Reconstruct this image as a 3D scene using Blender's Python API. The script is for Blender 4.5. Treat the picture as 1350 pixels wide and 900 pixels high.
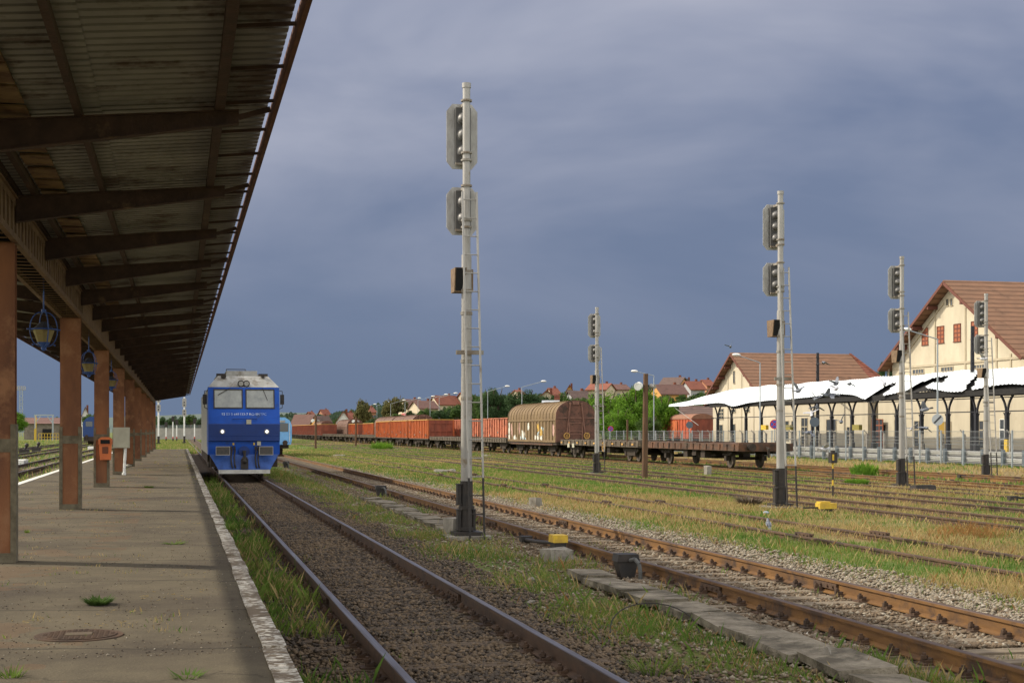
import bpy, math, random
import numpy as np
from math import sin, cos, pi, radians, sqrt
from mathutils import Vector, Matrix
random.seed(7); rng = np.random.default_rng(7)
SC = bpy.context.scene
for o in list(bpy.data.objects): bpy.data.objects.remove(o)
COL = SC.collection

# ------------------------------------------------------------------ camera, sky, sun, exposure
F, XC, HY, EYE = 1900.0, 675.0, 567.5, 1.992
TH = math.atan(439.0 / F); CT, ST = cos(TH), sin(TH)
cam = bpy.data.cameras.new('camera'); camo = bpy.data.objects.new('camera', cam); COL.objects.link(camo)
camo.location = (0, 0, EYE); camo.rotation_euler = (pi / 2, 0, -TH)
cam.sensor_width = 36; cam.lens = 36 * F / 1350; cam.shift_y = (HY - 450) / 1350
cam.clip_start = 0.1; cam.clip_end = 9000
SC.camera = camo
SUN_EL = radians(36.2)
SUN_DIR = Vector((-0.883 * cos(SUN_EL), 0.469 * cos(SUN_EL), sin(SUN_EL))).normalized()   # towards the sun
sun = bpy.data.lights.new('sun', 'SUN'); suno = bpy.data.objects.new('sun', sun); COL.objects.link(suno)
sun.energy = 3.2; sun.angle = radians(0.6); sun.color = (1.0, 0.91, 0.76)
suno.rotation_euler = SUN_DIR.to_track_quat('Z', 'Y').to_euler()
suno.location = (-30, 10, 40)
W = bpy.data.worlds.new('World'); SC.world = W; W.use_nodes = True
wt = W.node_tree; wt.nodes.clear()
def wn(t, **k):
    n = wt.nodes.new(t)
    for a, b in k.items(): setattr(n, a, b)
    return n
def wl(a, b): wt.links.new(a, b)
sky = wn('ShaderNodeTexSky', sky_type='NISHITA'); sky.sun_disc = False
sky.sun_elevation = SUN_EL; sky.sun_rotation = math.atan2(SUN_DIR.x, SUN_DIR.y)
sky.air_density = 1.0; sky.dust_density = 1.5
bg_sky = wn('ShaderNodeBackground'); bg_sky.inputs[1].default_value = 0.15
wl(sky.outputs[0], bg_sky.inputs[0])
bg_cl = wn('ShaderNodeBackground'); bg_cl.inputs[0].default_value = (1.0, 0.93, 0.84, 1); bg_cl.inputs[1].default_value = 2.1
tc = wn('ShaderNodeTexCoord')
mp = wn('ShaderNodeMapping'); mp.inputs['Scale'].default_value = (1.9, 1.9, 6.2)
mp.inputs['Rotation'].default_value = (0.10, -0.10, 0); mp.inputs['Location'].default_value = (0.35, 0.2, 0.0)
wl(tc.outputs['Generated'], mp.inputs[0])
nz = wn('ShaderNodeTexNoise'); nz.inputs['Scale'].default_value = 1.25; nz.inputs['Detail'].default_value = 5
nz.inputs['Roughness'].default_value = 0.52; nz.inputs['Distortion'].default_value = 0.35
wl(mp.outputs[0], nz.inputs['Vector'])
cr = wn('ShaderNodeValToRGB'); cr.color_ramp.elements[0].position = 0.36; cr.color_ramp.elements[1].position = 0.66
wl(nz.outputs[0], cr.inputs[0])
sx = wn('ShaderNodeSeparateXYZ'); wl(tc.outputs['Generated'], sx.inputs[0])
el = wn('ShaderNodeMapRange'); el.inputs['From Min'].default_value = 0.0; el.inputs['From Max'].default_value = 0.34
wl(sx.outputs['Z'], el.inputs[0])
lo = wn('ShaderNodeMixRGB'); lo.inputs[1].default_value = (0.110, 0.150, 0.230, 1); lo.inputs[2].default_value = (0.152, 0.184, 0.283, 1)
wl(el.outputs[0], lo.inputs[0])
hi = wn('ShaderNodeMixRGB'); hi.inputs[2].default_value = (0.310, 0.328, 0.405, 1)
ml = wn('ShaderNodeMath', operation='MULTIPLY')
el2 = wn('ShaderNodeMapRange'); el2.inputs['From Min'].default_value = 0.04; el2.inputs['From Max'].default_value = 0.24
wl(sx.outputs['Z'], el2.inputs[0])
wl(cr.outputs[0], ml.inputs[0]); wl(el2.outputs[0], ml.inputs[1])
wl(ml.outputs[0], hi.inputs[0]); wl(lo.outputs[0], hi.inputs[1])
bg_st = wn('ShaderNodeBackground'); bg_st.inputs[1].default_value = 1.0; wl(hi.outputs[0], bg_st.inputs[0])
# storm bank fills the side the camera looks at, clear bright sky the sun's side
dt = wn('ShaderNodeVectorMath', operation='DOT_PRODUCT'); dt.inputs[1].default_value = (sin(TH + .25), cos(TH + .25), 0)
wl(tc.outputs['Generated'], dt.inputs[0])
mk = wn('ShaderNodeMapRange'); mk.inputs['From Min'].default_value = 0.25; mk.inputs['From Max'].default_value = 0.70
wl(dt.outputs['Value'], mk.inputs[0])
bk = wn('ShaderNodeMixShader'); wl(cr.outputs[0], bk.inputs[0]); wl(bg_sky.outputs[0], bk.inputs[1]); wl(bg_cl.outputs[0], bk.inputs[2])
mx = wn('ShaderNodeMixShader'); wl(mk.outputs[0], mx.inputs[0]); wl(bk.outputs[0], mx.inputs[1]); wl(bg_st.outputs[0], mx.inputs[2])
wo = wn('ShaderNodeOutputWorld'); wl(mx.outputs[0], wo.inputs[0])
vs = SC.view_settings; vs.view_transform = 'Standard'; vs.look = 'None'; vs.exposure = 0.42; vs.gamma = 1.0; vs.use_curve_mapping = False
SC.cycles.max_bounces = 6; SC.cycles.diffuse_bounces = 3; SC.cycles.transparent_max_bounces = 8
SC.cycles.use_denoising = True

# ------------------------------------------------------------------ picture <-> place
def ray(px, D):                      # the point at depth D (along the optical axis) seen in column px
    r = (px - XC) / F
    return D * (r * CT + ST), D * (CT - r * ST)
def zat(py, D): return EYE + (HY - py) / F * D
def gp(px, py, z=0.0): return ray(px, F * (EYE - z) / (py - HY))
def sL(px, L):                       # distance along the tracks where column px meets the line x = L
    r = (px - XC) / F
    return L * (CT - r * ST) / (ST + r * CT)
def wp(px, py, L):                   # point on the vertical plane x = L
    s = sL(px, L); return s, zat(py, s * CT + L * ST)
def sst(t): t = min(1, max(0, t)); return t * t * (3 - 2 * t)
def hill(x, y):
    return 15 * sst((x - 10) / 210) * sst((y - 215) / 220)

# ------------------------------------------------------------------ materials
MATS = {}
def mat(name, col, rough=0.8, col2=None, scale=3.0, lo=0.35, hi=0.65, metal=0.0, bump=0.0, bscale=30.0, detail=5,
        stretch=(1, 1, 1), col3=None, s3=0.6, p3=(0.52, 0.62), spec=0.3, emit=None, estr=0, trans=0):
    if name in MATS: return MATS[name]
    m = bpy.data.materials.new(name); m.use_nodes = True; nt = m.node_tree; b = nt.nodes['Principled BSDF']
    b.inputs['Base Color'].default_value = (*col, 1); b.inputs['Roughness'].default_value = rough
    b.inputs['Metallic'].default_value = metal; b.inputs['Specular IOR Level'].default_value = spec
    N, Lk = nt.nodes.new, nt.links.new
    geo = N('ShaderNodeNewGeometry'); mp = N('ShaderNodeMapping'); mp.inputs['Scale'].default_value = stretch
    Lk(geo.outputs['Position'], mp.inputs[0])
    out = None
    if col2:
        n = N('ShaderNodeTexNoise'); n.inputs['Scale'].default_value = scale; n.inputs['Detail'].default_value = detail
        n.inputs['Roughness'].default_value = 0.62
        Lk(mp.outputs[0], n.inputs['Vector'])
        r = N('ShaderNodeMapRange'); r.inputs['From Min'].default_value = lo; r.inputs['From Max'].default_value = hi
        Lk(n.outputs[0], r.inputs[0])
        x = N('ShaderNodeMixRGB'); x.inputs[1].default_value = (*col, 1); x.inputs[2].default_value = (*col2, 1)
        Lk(r.outputs[0], x.inputs[0]); out = x.outputs[0]
        if col3:
            n = N('ShaderNodeTexNoise'); n.inputs['Scale'].default_value = s3; n.inputs['Detail'].default_value = 6
            n.inputs['Roughness'].default_value = 0.7
            Lk(geo.outputs['Position'], n.inputs['Vector'])
            r = N('ShaderNodeMapRange'); r.inputs['From Min'].default_value = p3[0]; r.inputs['From Max'].default_value = p3[1]
            Lk(n.outputs[0], r.inputs[0])
            y = N('ShaderNodeMixRGB'); y.inputs[2].default_value = (*col3, 1)
            Lk(r.outputs[0], y.inputs[0]); Lk(out, y.inputs[1]); out = y.outputs[0]
        Lk(out, b.inputs['Base Color'])
    if bump:
        n = N('ShaderNodeTexNoise'); n.inputs['Scale'].default_value = bscale; n.inputs['Detail'].default_value = 4
        Lk(mp.outputs[0], n.inputs['Vector'])
        bp = N('ShaderNodeBump'); bp.inputs['Strength'].default_value = bump; bp.inputs['Distance'].default_value = 0.02
        Lk(n.outputs[0], bp.inputs['Height']); Lk(bp.outputs[0], b.inputs['Normal'])
    if emit:
        b.inputs['Emission Color'].default_value = (*emit, 1); b.inputs['Emission Strength'].default_value = estr
    if trans:
        t = N('ShaderNodeBsdfTranslucent'); ms = N('ShaderNodeMixShader'); ms.inputs[0].default_value = trans
        if out: Lk(out, t.inputs[0])
        else: t.inputs[0].default_value = (*col, 1)
        Lk(b.outputs[0], ms.inputs[1]); Lk(t.outputs[0], ms.inputs[2]); Lk(ms.outputs[0], nt.nodes['Material Output'].inputs[0])
    MATS[name] = m; return m

rust_dark = mat('rust_dark', (0.075, 0.040, 0.024), 0.85, (0.036, 0.024, 0.018), 6, col3=(0.13, 0.06, 0.028), s3=2.5, bump=.3)
rust_rail = mat('rust_rail', (0.19, 0.095, 0.028), 0.7, (0.115, 0.058, 0.022), 5, col3=(0.06, 0.035, 0.022), s3=1.2, stretch=(1, .3, 1), bump=.2)
rust_rail_dark = mat('rust_rail_dark', (0.10, 0.058, 0.034), 0.75, (0.058, 0.037, 0.025), 5, col3=(0.045, 0.03, 0.022), s3=1.2, stretch=(1, .3, 1), bump=.2)
rail_top = mat('rail_worn_top', (0.26, 0.24, 0.25), 0.38, (0.13, 0.10, 0.085), 4, metal=.8, stretch=(8, .2, 1))
rail_top_rust = mat('rail_dull_top', (0.13, 0.085, 0.06), 0.5, (0.08, 0.05, 0.034), 4, metal=.4, stretch=(8, .2, 1))
col_paint = mat('column_paint', (0.23, 0.095, 0.04), 0.75, (0.12, 0.05, 0.026), 1.6, col3=(0.26, 0.125, 0.06), s3=1.6, p3=(.52, .66), stretch=(1, 1, .35), bump=.15, bscale=60)
col_guard = mat('column_guard', (0.17, 0.145, 0.095), 0.8, (0.095, 0.078, 0.05), 7, bump=.3)
beam_m = mat('beam_brown', (0.075, 0.044, 0.030), 0.8, (0.045, 0.028, 0.020), 5, col3=(0.14, 0.09, 0.05), s3=1.8, p3=(.6, .7), bump=.3)
girder_m = mat('girder_brown', (0.21, 0.135, 0.072), 0.8, (0.12, 0.072, 0.042), 5, bump=.3)
roof_sheet = mat('roof_sheet_dull', (0.27, 0.265, 0.235), 0.7, (0.19, 0.185, 0.165), 1.2, col3=(0.10, .075, .055), s3=.8, metal=.1)
fascia_m = mat('fascia_rust', (0.16, 0.07, 0.042), 0.75, (0.09, 0.042, 0.028), 4)
board_m = mat('stained_board', (0.22, 0.15, 0.07), 0.85, (0.10, 0.055, 0.03), 3.5, lo=.42, hi=.6)
asphalt_p = None
steel = mat('galvanised_steel', (0.34, 0.33, 0.305), 0.5, (0.28, 0.265, 0.24), 4, metal=.35, stretch=(1, 1, .4), col3=(.2, .16, .11), s3=3, p3=(.6, .72))
steel_dull = mat('dull_grey_metal', (0.40, 0.395, 0.37), 0.6, (0.27, 0.26, 0.24), 8, metal=.1, bump=.2, stretch=(1, 1, .4))
silver = mat('silver_housing', (0.22, 0.215, 0.205), 0.5, (0.08, 0.075, .07), 14, metal=.35)
black_p = mat('black_paint', (0.022, 0.02, 0.019), 0.55, (0.04, 0.032, 0.026), 7)
box_brown = mat('box_brown', (0.20, 0.135, 0.075), 0.7, (0.12, 0.075, 0.045), 8)
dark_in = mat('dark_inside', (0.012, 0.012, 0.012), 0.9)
yellow_p = mat('yellow_paint', (0.62, 0.42, 0.035), 0.55, (0.42, 0.27, 0.04), 8)
white_p = mat('white_paint', (0.78, 0.78, 0.74), 0.6, (0.62, 0.61, .56), 6)
blue_p = mat('blue_loco_paint', (0.004, 0.072, 0.40), 0.45, (0.004, 0.052, 0.30), 1.5, spec=.22, col3=(0.02, 0.05, 0.16), s3=2.2, p3=(.58, .74))
blue_dk = mat('dark_blue_paint', (0.006, 0.032, 0.165), 0.4, (0.006, 0.026, .13), 2)
blue_lt = mat('pale_blue_plough', (0.035, 0.10, 0.36), 0.5, (0.02, 0.06, 0.22), 4)
sky_blue = mat('light_blue_coach', (0.18, 0.42, 0.72), 0.5, (0.14, 0.33, 0.6), 3)
grey_roof = mat('grey_loco_roof', (0.36, 0.355, 0.33), 0.5, (0.24, 0.235, 0.21), 3, col3=(.17, .15, .12), s3=2)
cream_side = mat('grey_cream_side', (0.34, 0.33, 0.28), 0.5, (0.24, 0.23, .2), 3)
glass = mat('cab_glass', (0.24, 0.255, 0.23), 0.15, (0.15, 0.165, 0.155), 3, spec=.9)
glass_dk = mat('window_glass', (0.05, 0.06, 0.07), 0.12, spec=.8)
lamp_on = mat('lit_headlight', (1, 1, 1), 0.3, emit=(1, 1, .96), estr=1.8)
wag_or = mat('orange_wagon_paint', (0.50, 0.135, 0.038), 0.7, (0.33, 0.08, 0.03), 2.5, col3=(0.13, 0.05, 0.03), s3=1.4, p3=(.55, .68), stretch=(1, 1, .35))
wag_red = mat('salmon_wagon_paint', (0.50, 0.19, 0.10), 0.7, (0.36, 0.10, 0.05), 1.2, col3=(0.2, 0.07, 0.04), s3=1.5, stretch=(1, 1, .35))
wag_maroon = mat('maroon_paint_and_end_shade', (0.26, 0.07, 0.038), 0.7, (0.17, 0.05, 0.03), 2.5, stretch=(1, 1, .35))  # also put on end walls, to carry their shade in the colour
wag_yel = mat('yellow_wagon_edge', (0.55, 0.34, 0.08), 0.6, (0.4, 0.2, .06), 5)
hood_m = mat('tan_wagon_hood', (0.20, 0.135, 0.065), 0.75, (0.145, 0.095, 0.048), 1.5, col3=(0.15, 0.1, 0.06), s3=1.2, p3=(.56, .68), stretch=(1, 1, .4))
hood_br = mat('brown_wagon_hood', (0.20, 0.12, 0.085), 0.7, (0.15, 0.085, 0.06), 2)
hood_end = mat('brown_end_with_shade', (0.15, 0.068, 0.045), 0.7, (0.10, 0.048, 0.033), 2.5, col3=(0.05, 0.03, .02), s3=2)  # shade on the wagon ends is put into this darker brown
flat_deck = mat('rusty_deck', (0.135, 0.065, 0.036), 0.85, (0.045, 0.03, 0.022), 2.5, col3=(0.07, 0.05, .035), s3=2, bump=.4)
flat_grey = mat('grimy_deck', (0.12, 0.095, 0.065), 0.85, (0.06, 0.047, 0.034), 4, col3=(0.26, 0.2, .12), s3=3, p3=(.6, .7))
grime = mat('underframe_grime', (0.030, 0.024, 0.019), 0.9, (0.058, 0.042, 0.03), 5)
wheel_m = mat('wheel_steel', (0.10, 0.075, 0.055), 0.7, (0.05, 0.038, .03), 6)
cream_w = mat('cream_plaster', (0.53, 0.47, 0.345), 0.85, (0.45, 0.395, 0.29), 0.7, col3=(0.40, 0.34, 0.24), s3=0.35, p3=(.56, .72), stretch=(1, 1, .4))
cream_d = mat('plaster_moulding', (0.43, 0.37, 0.26), 0.85, (0.36, .31, .22), 1)
grey_w = mat('grey_plaster', (0.33, 0.31, 0.27), 0.85, (0.26, .25, .22), 1)
concrete = mat('concrete', (0.30, 0.275, 0.23), 0.9, (0.19, 0.17, 0.14), 3, col3=(0.12, 0.105, 0.08), s3=2.2, bump=.5, bscale=40)
conc_slab = mat('concrete_slab', (0.27, 0.235, 0.175), 0.9, (0.14, 0.118, 0.085), 5, col3=(0.085, 0.072, 0.05), s3=2.2, p3=(.46, .6), bump=1, bscale=45, detail=9)
wood_pole = mat('wood_pole', (0.135, 0.075, 0.04), 0.9, (0.07, 0.042, 0.026), 5, stretch=(3, 3, .3), bump=.5, bscale=20)
sleeper_m = mat('sleeper_wood', (0.145, 0.105, 0.07), 0.95, (0.085, 0.062, 0.042), 8, stretch=(.5, 4, 1), bump=.6, bscale=20)
sleeper_c = mat('sleeper_pale', (0.22, 0.18, 0.125), 0.95, (0.13, 0.10, 0.07), 5, stretch=(.6, 3, 1), bump=.6, bscale=20)
iron_black = mat('black_iron', (0.018, 0.018, 0.022), 0.6)
white_sheet = mat('white_corrugated_sheet', (0.78, 0.82, 0.82), 0.6, (0.66, 0.71, 0.72), 0.6, col3=(.5, .52, .5), s3=1.2, p3=(.62, .75))
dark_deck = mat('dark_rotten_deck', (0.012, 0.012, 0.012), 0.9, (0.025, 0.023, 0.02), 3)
fence_m = mat('fence_steel', (0.30, 0.33, 0.34), 0.5, metal=.3); wire_m = mat('fence_wire_steel', (0.16, 0.17, 0.17), 0.6)
guard_m = mat('guard_rail_steel', (0.50, 0.50, 0.47), 0.5, (0.42, 0.41, .38), 2, metal=.3)
red_wood = mat('red_shutter', (0.36, 0.115, 0.05), 0.7, (0.25, 0.08, 0.04), 6)
orange_bin = mat('orange_plastic', (0.62, 0.17, 0.05), 0.45, (0.5, 0.13, .045), 4)
cab_beige = mat('beige_cabinet', (0.44, 0.42, 0.32), 0.5, (0.37, 0.35, 0.27), 3)
lamp_blue = mat('blue_lamp_iron', (0.03, 0.07, 0.22), 0.5)
lamp_glass = mat('yellowed_lamp_glass', (0.34, 0.28, 0.12), 0.35, (0.26, .20, .08), 6, trans=.35)
bird_g = mat('pigeon_grey', (0.20, 0.215, 0.25), 0.7, (0.10, 0.11, 0.13), 14)
bird_w = mat('pigeon_white', (0.6, 0.6, 0.62), 0.7, (0.3, .3, .33), 14)

def tile_mat(name, col, col2, pitch=0.34):
    m = mat(name, col, 0.85, col2, 1.6, col3=tuple(c * .7 for c in col2), s3=.5, p3=(.58, .7), stretch=(.5, .5, 3))
    nt = m.node_tree; N, Lk = nt.nodes.new, nt.links.new
    g = N('ShaderNodeNewGeometry'); s = N('ShaderNodeSeparateXYZ'); Lk(g.outputs['Position'], s.inputs[0])
    a = N('ShaderNodeMath'); a.operation = 'MULTIPLY'; a.inputs[1].default_value = 1 / (pitch * .55); Lk(s.outputs['Z'], a.inputs[0])
    f = N('ShaderNodeMath'); f.operation = 'FRACT'; Lk(a.outputs[0], f.inputs[0])
    b = N('ShaderNodeBump'); b.inputs['Distance'].default_value = .12; b.inputs['Strength'].default_value = 1; Lk(f.outputs[0], b.inputs['Height'])
    g2 = N('ShaderNodeMath'); g2.operation = 'GREATER_THAN'; g2.inputs[1].default_value = .72; Lk(f.outputs[0], g2.inputs[0])
    src = nt.nodes['Principled BSDF'].inputs['Base Color'].links[0].from_socket; mc = N('ShaderNodeMixRGB'); mc.blend_type = 'MULTIPLY'; mc.inputs[2].default_value = (.6, .57, .55, 1)
    Lk(g2.outputs[0], mc.inputs[0]); Lk(src, mc.inputs[1]); Lk(mc.outputs[0], nt.nodes['Principled BSDF'].inputs['Base Color'])
    Lk(b.outputs[0], nt.nodes['Principled BSDF'].inputs['Normal']); return m
tile_br = tile_mat('brown_roof_tile', (0.25, 0.135, 0.08), (0.185, 0.105, 0.065), .8)
tile_red = tile_mat('red_roof_tile', (0.27, 0.095, 0.06), (0.20, 0.075, .05), .6)
tile_dk = tile_mat('dark_roof_tile', (0.15, 0.10, 0.085), (0.11, 0.075, .065), .6)
tile_pl = tile_mat('plum_roof_tile', (0.20, 0.11, 0.09), (0.15, 0.085, .07), .6)

def leaf(name, c, c2, t=.35):
    return mat(name, c, 0.75, c2, .55, lo=.38, hi=.62, col3=tuple(x * 1.5 for x in c), s3=3.0, p3=(.55, .7), spec=.15, trans=t)
lf_bright = leaf('bright_leaves', (0.14, 0.26, 0.022), (0.08, 0.17, 0.018))
lf_mid = leaf('mid_green_leaves', (0.08, 0.135, 0.030), (0.05, 0.09, 0.024))
lf_dark = leaf('dark_green_leaves', (0.05, 0.09, 0.030), (0.036, 0.066, 0.026))
lf_olive = leaf('olive_leaves', (0.15, 0.135, 0.045), (0.10, 0.10, 0.036))
lf_far = leaf('far_green_leaves', (0.055, 0.085, 0.045), (0.045, 0.068, 0.045))
bark = mat('bark', (0.10, 0.075, 0.05), 0.9, (0.06, 0.045, .03), 5)
grass_g = mat('green_blades', (0.14, 0.22, 0.035), 0.8, (0.20, 0.235, 0.055), .7, col3=(0.085, 0.17, 0.028), s3=.25, p3=(.45, .6), spec=.1, trans=.35)
grass_d = mat('dry_blades', (0.44, 0.335, 0.15), 0.85, (0.32, 0.24, 0.10), .8, spec=.1, trans=.35)
grass_o = mat('reddish_dry_blades', (0.32, 0.16, 0.055), 0.85, (0.24, 0.14, 0.05), 1.5, spec=.1, trans=.3)

# ------------------------------------------------------------------ mesh builder
class MB:
    def __init__(s): s.v = []; s.f = []; s.mi = []
    def add(s, vs, fs, m=0):
        o = len(s.v); s.v.extend([tuple(map(float, p)) for p in vs]); s.f.extend([tuple(i + o for i in f) for f in fs]); s.mi.extend([m] * len(fs)); return s
    def box(s, x0, x1, y0, y1, z0, z1, m=0):
        s.add([(x0, y0, z0), (x1, y0, z0), (x1, y1, z0), (x0, y1, z0), (x0, y0, z1), (x1, y0, z1), (x1, y1, z1), (x0, y1, z1)],
              [(0, 3, 2, 1), (4, 5, 6, 7), (0, 1, 5, 4), (1, 2, 6, 5), (2, 3, 7, 6), (3, 0, 4, 7)], m); return s
    def cbox(s, c, sz, rz=0, rx=0, ry=0, m=0):
        R = Matrix.Rotation(rz, 3, 'Z') @ Matrix.Rotation(ry, 3, 'Y') @ Matrix.Rotation(rx, 3, 'X'); h = [q / 2 for q in sz]; vs = []
        for k in (-1, 1):
            for a, b in ((-1, -1), (1, -1), (1, 1), (-1, 1)):
                vs.append(Vector(c) + R @ Vector((a * h[0], b * h[1], k * h[2])))
        s.add(vs, [(0, 3, 2, 1), (4, 5, 6, 7), (0, 1, 5, 4), (1, 2, 6, 5), (2, 3, 7, 6), (3, 0, 4, 7)], m); return s
    def cyl(s, p0, p1, r0, r1=None, n=12, m=0, caps=True):
        r1 = r0 if r1 is None else r1; p0 = Vector(p0); p1 = Vector(p1); d = (p1 - p0).normalized()
        u = d.orthogonal().normalized(); w = d.cross(u); vs = []
        for p, r in ((p0, r0), (p1, r1)):
            for i in range(n):
                a = 2 * pi * i / n; vs.append(p + u * (cos(a) * r) + w * (sin(a) * r))
        fs = [(i, (i + 1) % n, n + (i + 1) % n, n + i) for i in range(n)]
        if caps: fs += [tuple(range(n - 1, -1, -1)), tuple(range(n, 2 * n))]
        s.add(vs, fs, m); return s
    def bar(s, p0, p1, w, h, m=0):
        p0 = Vector(p0); p1 = Vector(p1); d = (p1 - p0).normalized()
        up = Vector((0, 0, 1)) if abs(d.z) < .95 else Vector((0, 1, 0))
        u = d.cross(up).normalized() * (w / 2); v = u.cross(d).normalized() * (h / 2)
        vs = [p + a * u + b * v for p in (p0, p1) for a, b in ((-1, -1), (1, -1), (1, 1), (-1, 1))]
        s.add(vs, [(0, 1, 2, 3), (7, 6, 5, 4), (0, 4, 5, 1), (1, 5, 6, 2), (2, 6, 7, 3), (3, 7, 4, 0)], m); return s
    def tube(s, pts, r, n=8, m=0):
        for a, b in zip(pts[:-1], pts[1:]): s.cyl(a, b, r, n=n, m=m)
        return s
    def prism(s, poly, axis, a0, a1, m=0):        # poly in the two other axes, extruded along axis
        n = len(poly); vs = []
        for a in (a0, a1):
            for p, q in poly: vs.append({'x': (a, p, q), 'y': (p, a, q), 'z': (p, q, a)}[axis])
        fs = [(i, (i + 1) % n, n + (i + 1) % n, n + i) for i in range(n)] + [tuple(range(n - 1, -1, -1)), tuple(range(n, 2 * n))]
        s.add(vs, fs, m); return s
    def ball(s, c, r, sc=(1, 1, 1), n=12, k=8, m=0, z0=-1.0):
        vs = []; fs = []
        for j in range(k + 1):
            t = -pi / 2 + pi * j / k
            for i in range(n):
                a = 2 * pi * i / n; vs.append((c[0] + r * sc[0] * cos(t) * cos(a), c[1] + r * sc[1] * cos(t) * sin(a), c[2] + r * sc[2] * sin(t)))
        for j in range(k):
            for i in range(n):
                fs.append((j * n + i, j * n + (i + 1) % n, (j + 1) * n + (i + 1) % n, (j + 1) * n + i))
        s.add(vs, fs, m); return s
    def build(s, name, mats, parent=None, smooth=False, loc=None):
        me = bpy.data.meshes.new(name); me.from_pydata(s.v, [], s.f)
        mats = mats if isinstance(mats, (list, tuple)) else [mats]
        for m in mats: me.materials.append(m)
        if len(mats) > 1: me.polygons.foreach_set('material_index', s.mi)
        if smooth: me.polygons.foreach_set('use_smooth', [True] * len(me.polygons))
        me.update()
        o = bpy.data.objects.new(name, me); COL.objects.link(o)
        if parent: o.parent = parent
        if loc: o.location = loc
        if smooth:
            try: me.set_sharp_from_angle(angle=radians(40))
            except Exception: pass
        return o
def tag(o, label, cat, group=None, kind=None):
    if label: o['label'] = label
    if cat: o['category'] = cat
    if group: o['group'] = group
    if kind: o['kind'] = kind
    return o
def struct(o): o['kind'] = 'structure'; return o
def thing(name, label, cat, loc=(0, 0, 0), rz=0, group=None):
    o = bpy.data.objects.new(name, None); COL.objects.link(o); o.location = loc; o.rotation_euler = (0, 0, rz)
    o.empty_display_size = .3
    return tag(o, label, cat, group)
def dup(root, loc, rz=None, label=None, scale=None):
    def cp(o, par):
        c = o.copy(); COL.objects.link(c)
        if par: c.parent = par
        for ch in kids(o): cp(ch, c)
        return c
    c = cp(root, None); c.location = loc
    if rz is not None: c.rotation_euler = (0, 0, rz)
    if label: c['label'] = label
    if scale: c.scale = scale
    return c
_K = {}
def kids(o):
    if o.name not in _K: _K[o.name] = list(o.children)
    return _K[o.name]
def np_mesh(name, V, Fc, mats, mi=None, smooth=False):      # fast mesh from arrays, faces all of one size
    me = bpy.data.meshes.new(name); nf, k = Fc.shape
    me.vertices.add(len(V)); me.vertices.foreach_set('co', V.astype(np.float32).ravel())
    me.loops.add(nf * k); me.loops.foreach_set('vertex_index', Fc.astype(np.int32).ravel())
    me.polygons.add(nf); me.polygons.foreach_set('loop_start', (np.arange(nf) * k).astype(np.int32))
    try: me.polygons.foreach_set('loop_total', np.full(nf, k, np.int32))
    except Exception: pass
    if smooth: me.polygons.foreach_set('use_smooth', np.ones(nf, bool))
    for m in (mats if isinstance(mats, (list, tuple)) else [mats]): me.materials.append(m)
    if mi is not None: me.polygons.foreach_set('material_index', mi.astype(np.int32))
    me.update(calc_edges=True); me.validate(); return me
def link(name, me, parent=None):
    o = bpy.data.objects.new(name, me); COL.objects.link(o)
    if parent: o.parent = parent
    return o
_tab = rng.random((256, 256))
def noise2(x, y, sc=1.0, oct=3):
    out = 0; amp = 1; tot = 0
    for k in range(oct):
        u = x / sc * 2 ** k + 37.3 * k; v = y / sc * 2 ** k + 11.7 * k
        i = np.floor(u).astype(int); j = np.floor(v).astype(int); a = u - i; b = v - j
        a = a * a * (3 - 2 * a); b = b * b * (3 - 2 * b)
        t = lambda p, q: _tab[p % 256, q % 256]
        out = out + amp * ((t(i, j) * (1 - a) + t(i + 1, j) * a) * (1 - b) + (t(i, j + 1) * (1 - a) + t(i + 1, j + 1) * a) * b)
        tot += amp; amp *= .5
    return out / tot

# ------------------------------------------------------------------ ground
TRACKS = [2.395, 7.07, 11.9, 17.0, 20.7, 24.7, 27.6, 31.7, -7.6, -11.6, -15.6]
PLAT_Z = 0.392
def zone(X, Y):
    """weights grass, dry, gravel(pale), dark ballast"""
    n1 = noise2(X, Y, 3.5); n2 = noise2(X + 50, Y + 9, 1.2); n3 = noise2(X - 80, Y * .6, 9.0)
    def near(c, h, soft): return np.clip((h - np.abs(X - c)) / soft, 0, 1)
    dark = np.maximum(near(2.35, 1.75 + .5 * (n2 - .5), .35), 0)
    pale = near(7.2, 1.95 + .9 * (n2 - .5), .3) * (Y > -5)
    pale = np.maximum(pale, np.clip((.52 - n1) * 5, 0, 1) * near(34, 1.5, .5))
    pale = np.maximum(pale, np.maximum(near(-7.6, 1.7, .5), near(-11.6, 1.7, .5)))
    dry = np.clip((n1 - .42) * 6, 0, 1) * near(12.0, 3.2, 1.4) * np.clip((40 - Y) / 12, .10, 1)
    dry = np.maximum(dry, near(38.5, 6, 1.5) * np.clip((n1 - .28) * 5, 0, 1))
    dry = np.maximum(dry, np.clip((n3 - .60) * 7, 0, .7))
    soil = np.clip((n2 - .70) * 6, 0, 1) * np.clip((10 - X) / 3, .25, 1)
    return dark, pale, dry, soil
xs = np.concatenate([np.array([-3000, -1500, -700, -300, -150, -80, -50, -35]), np.arange(-25, 0.4, .8), np.arange(.45, 13, .13), np.arange(13, 50, .4), np.arange(50, 240, 7), np.array([300, 420, 600, 900, 1600, 3000])])
ys = np.concatenate([np.array([-200, -60, -20, 0]), np.arange(6, 40, .14), np.arange(40, 90, .4), np.arange(90, 200, 2), np.arange(200, 700, 14), np.array([800, 1000, 1400, 2200, 4000])])
GX, GY = np.meshgrid(xs, ys)
GZ = (noise2(GX, GY, .5, 2) - .5) * .05 + (noise2(GX, GY, 2.0, 2) - .5) * .05 - .035
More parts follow.
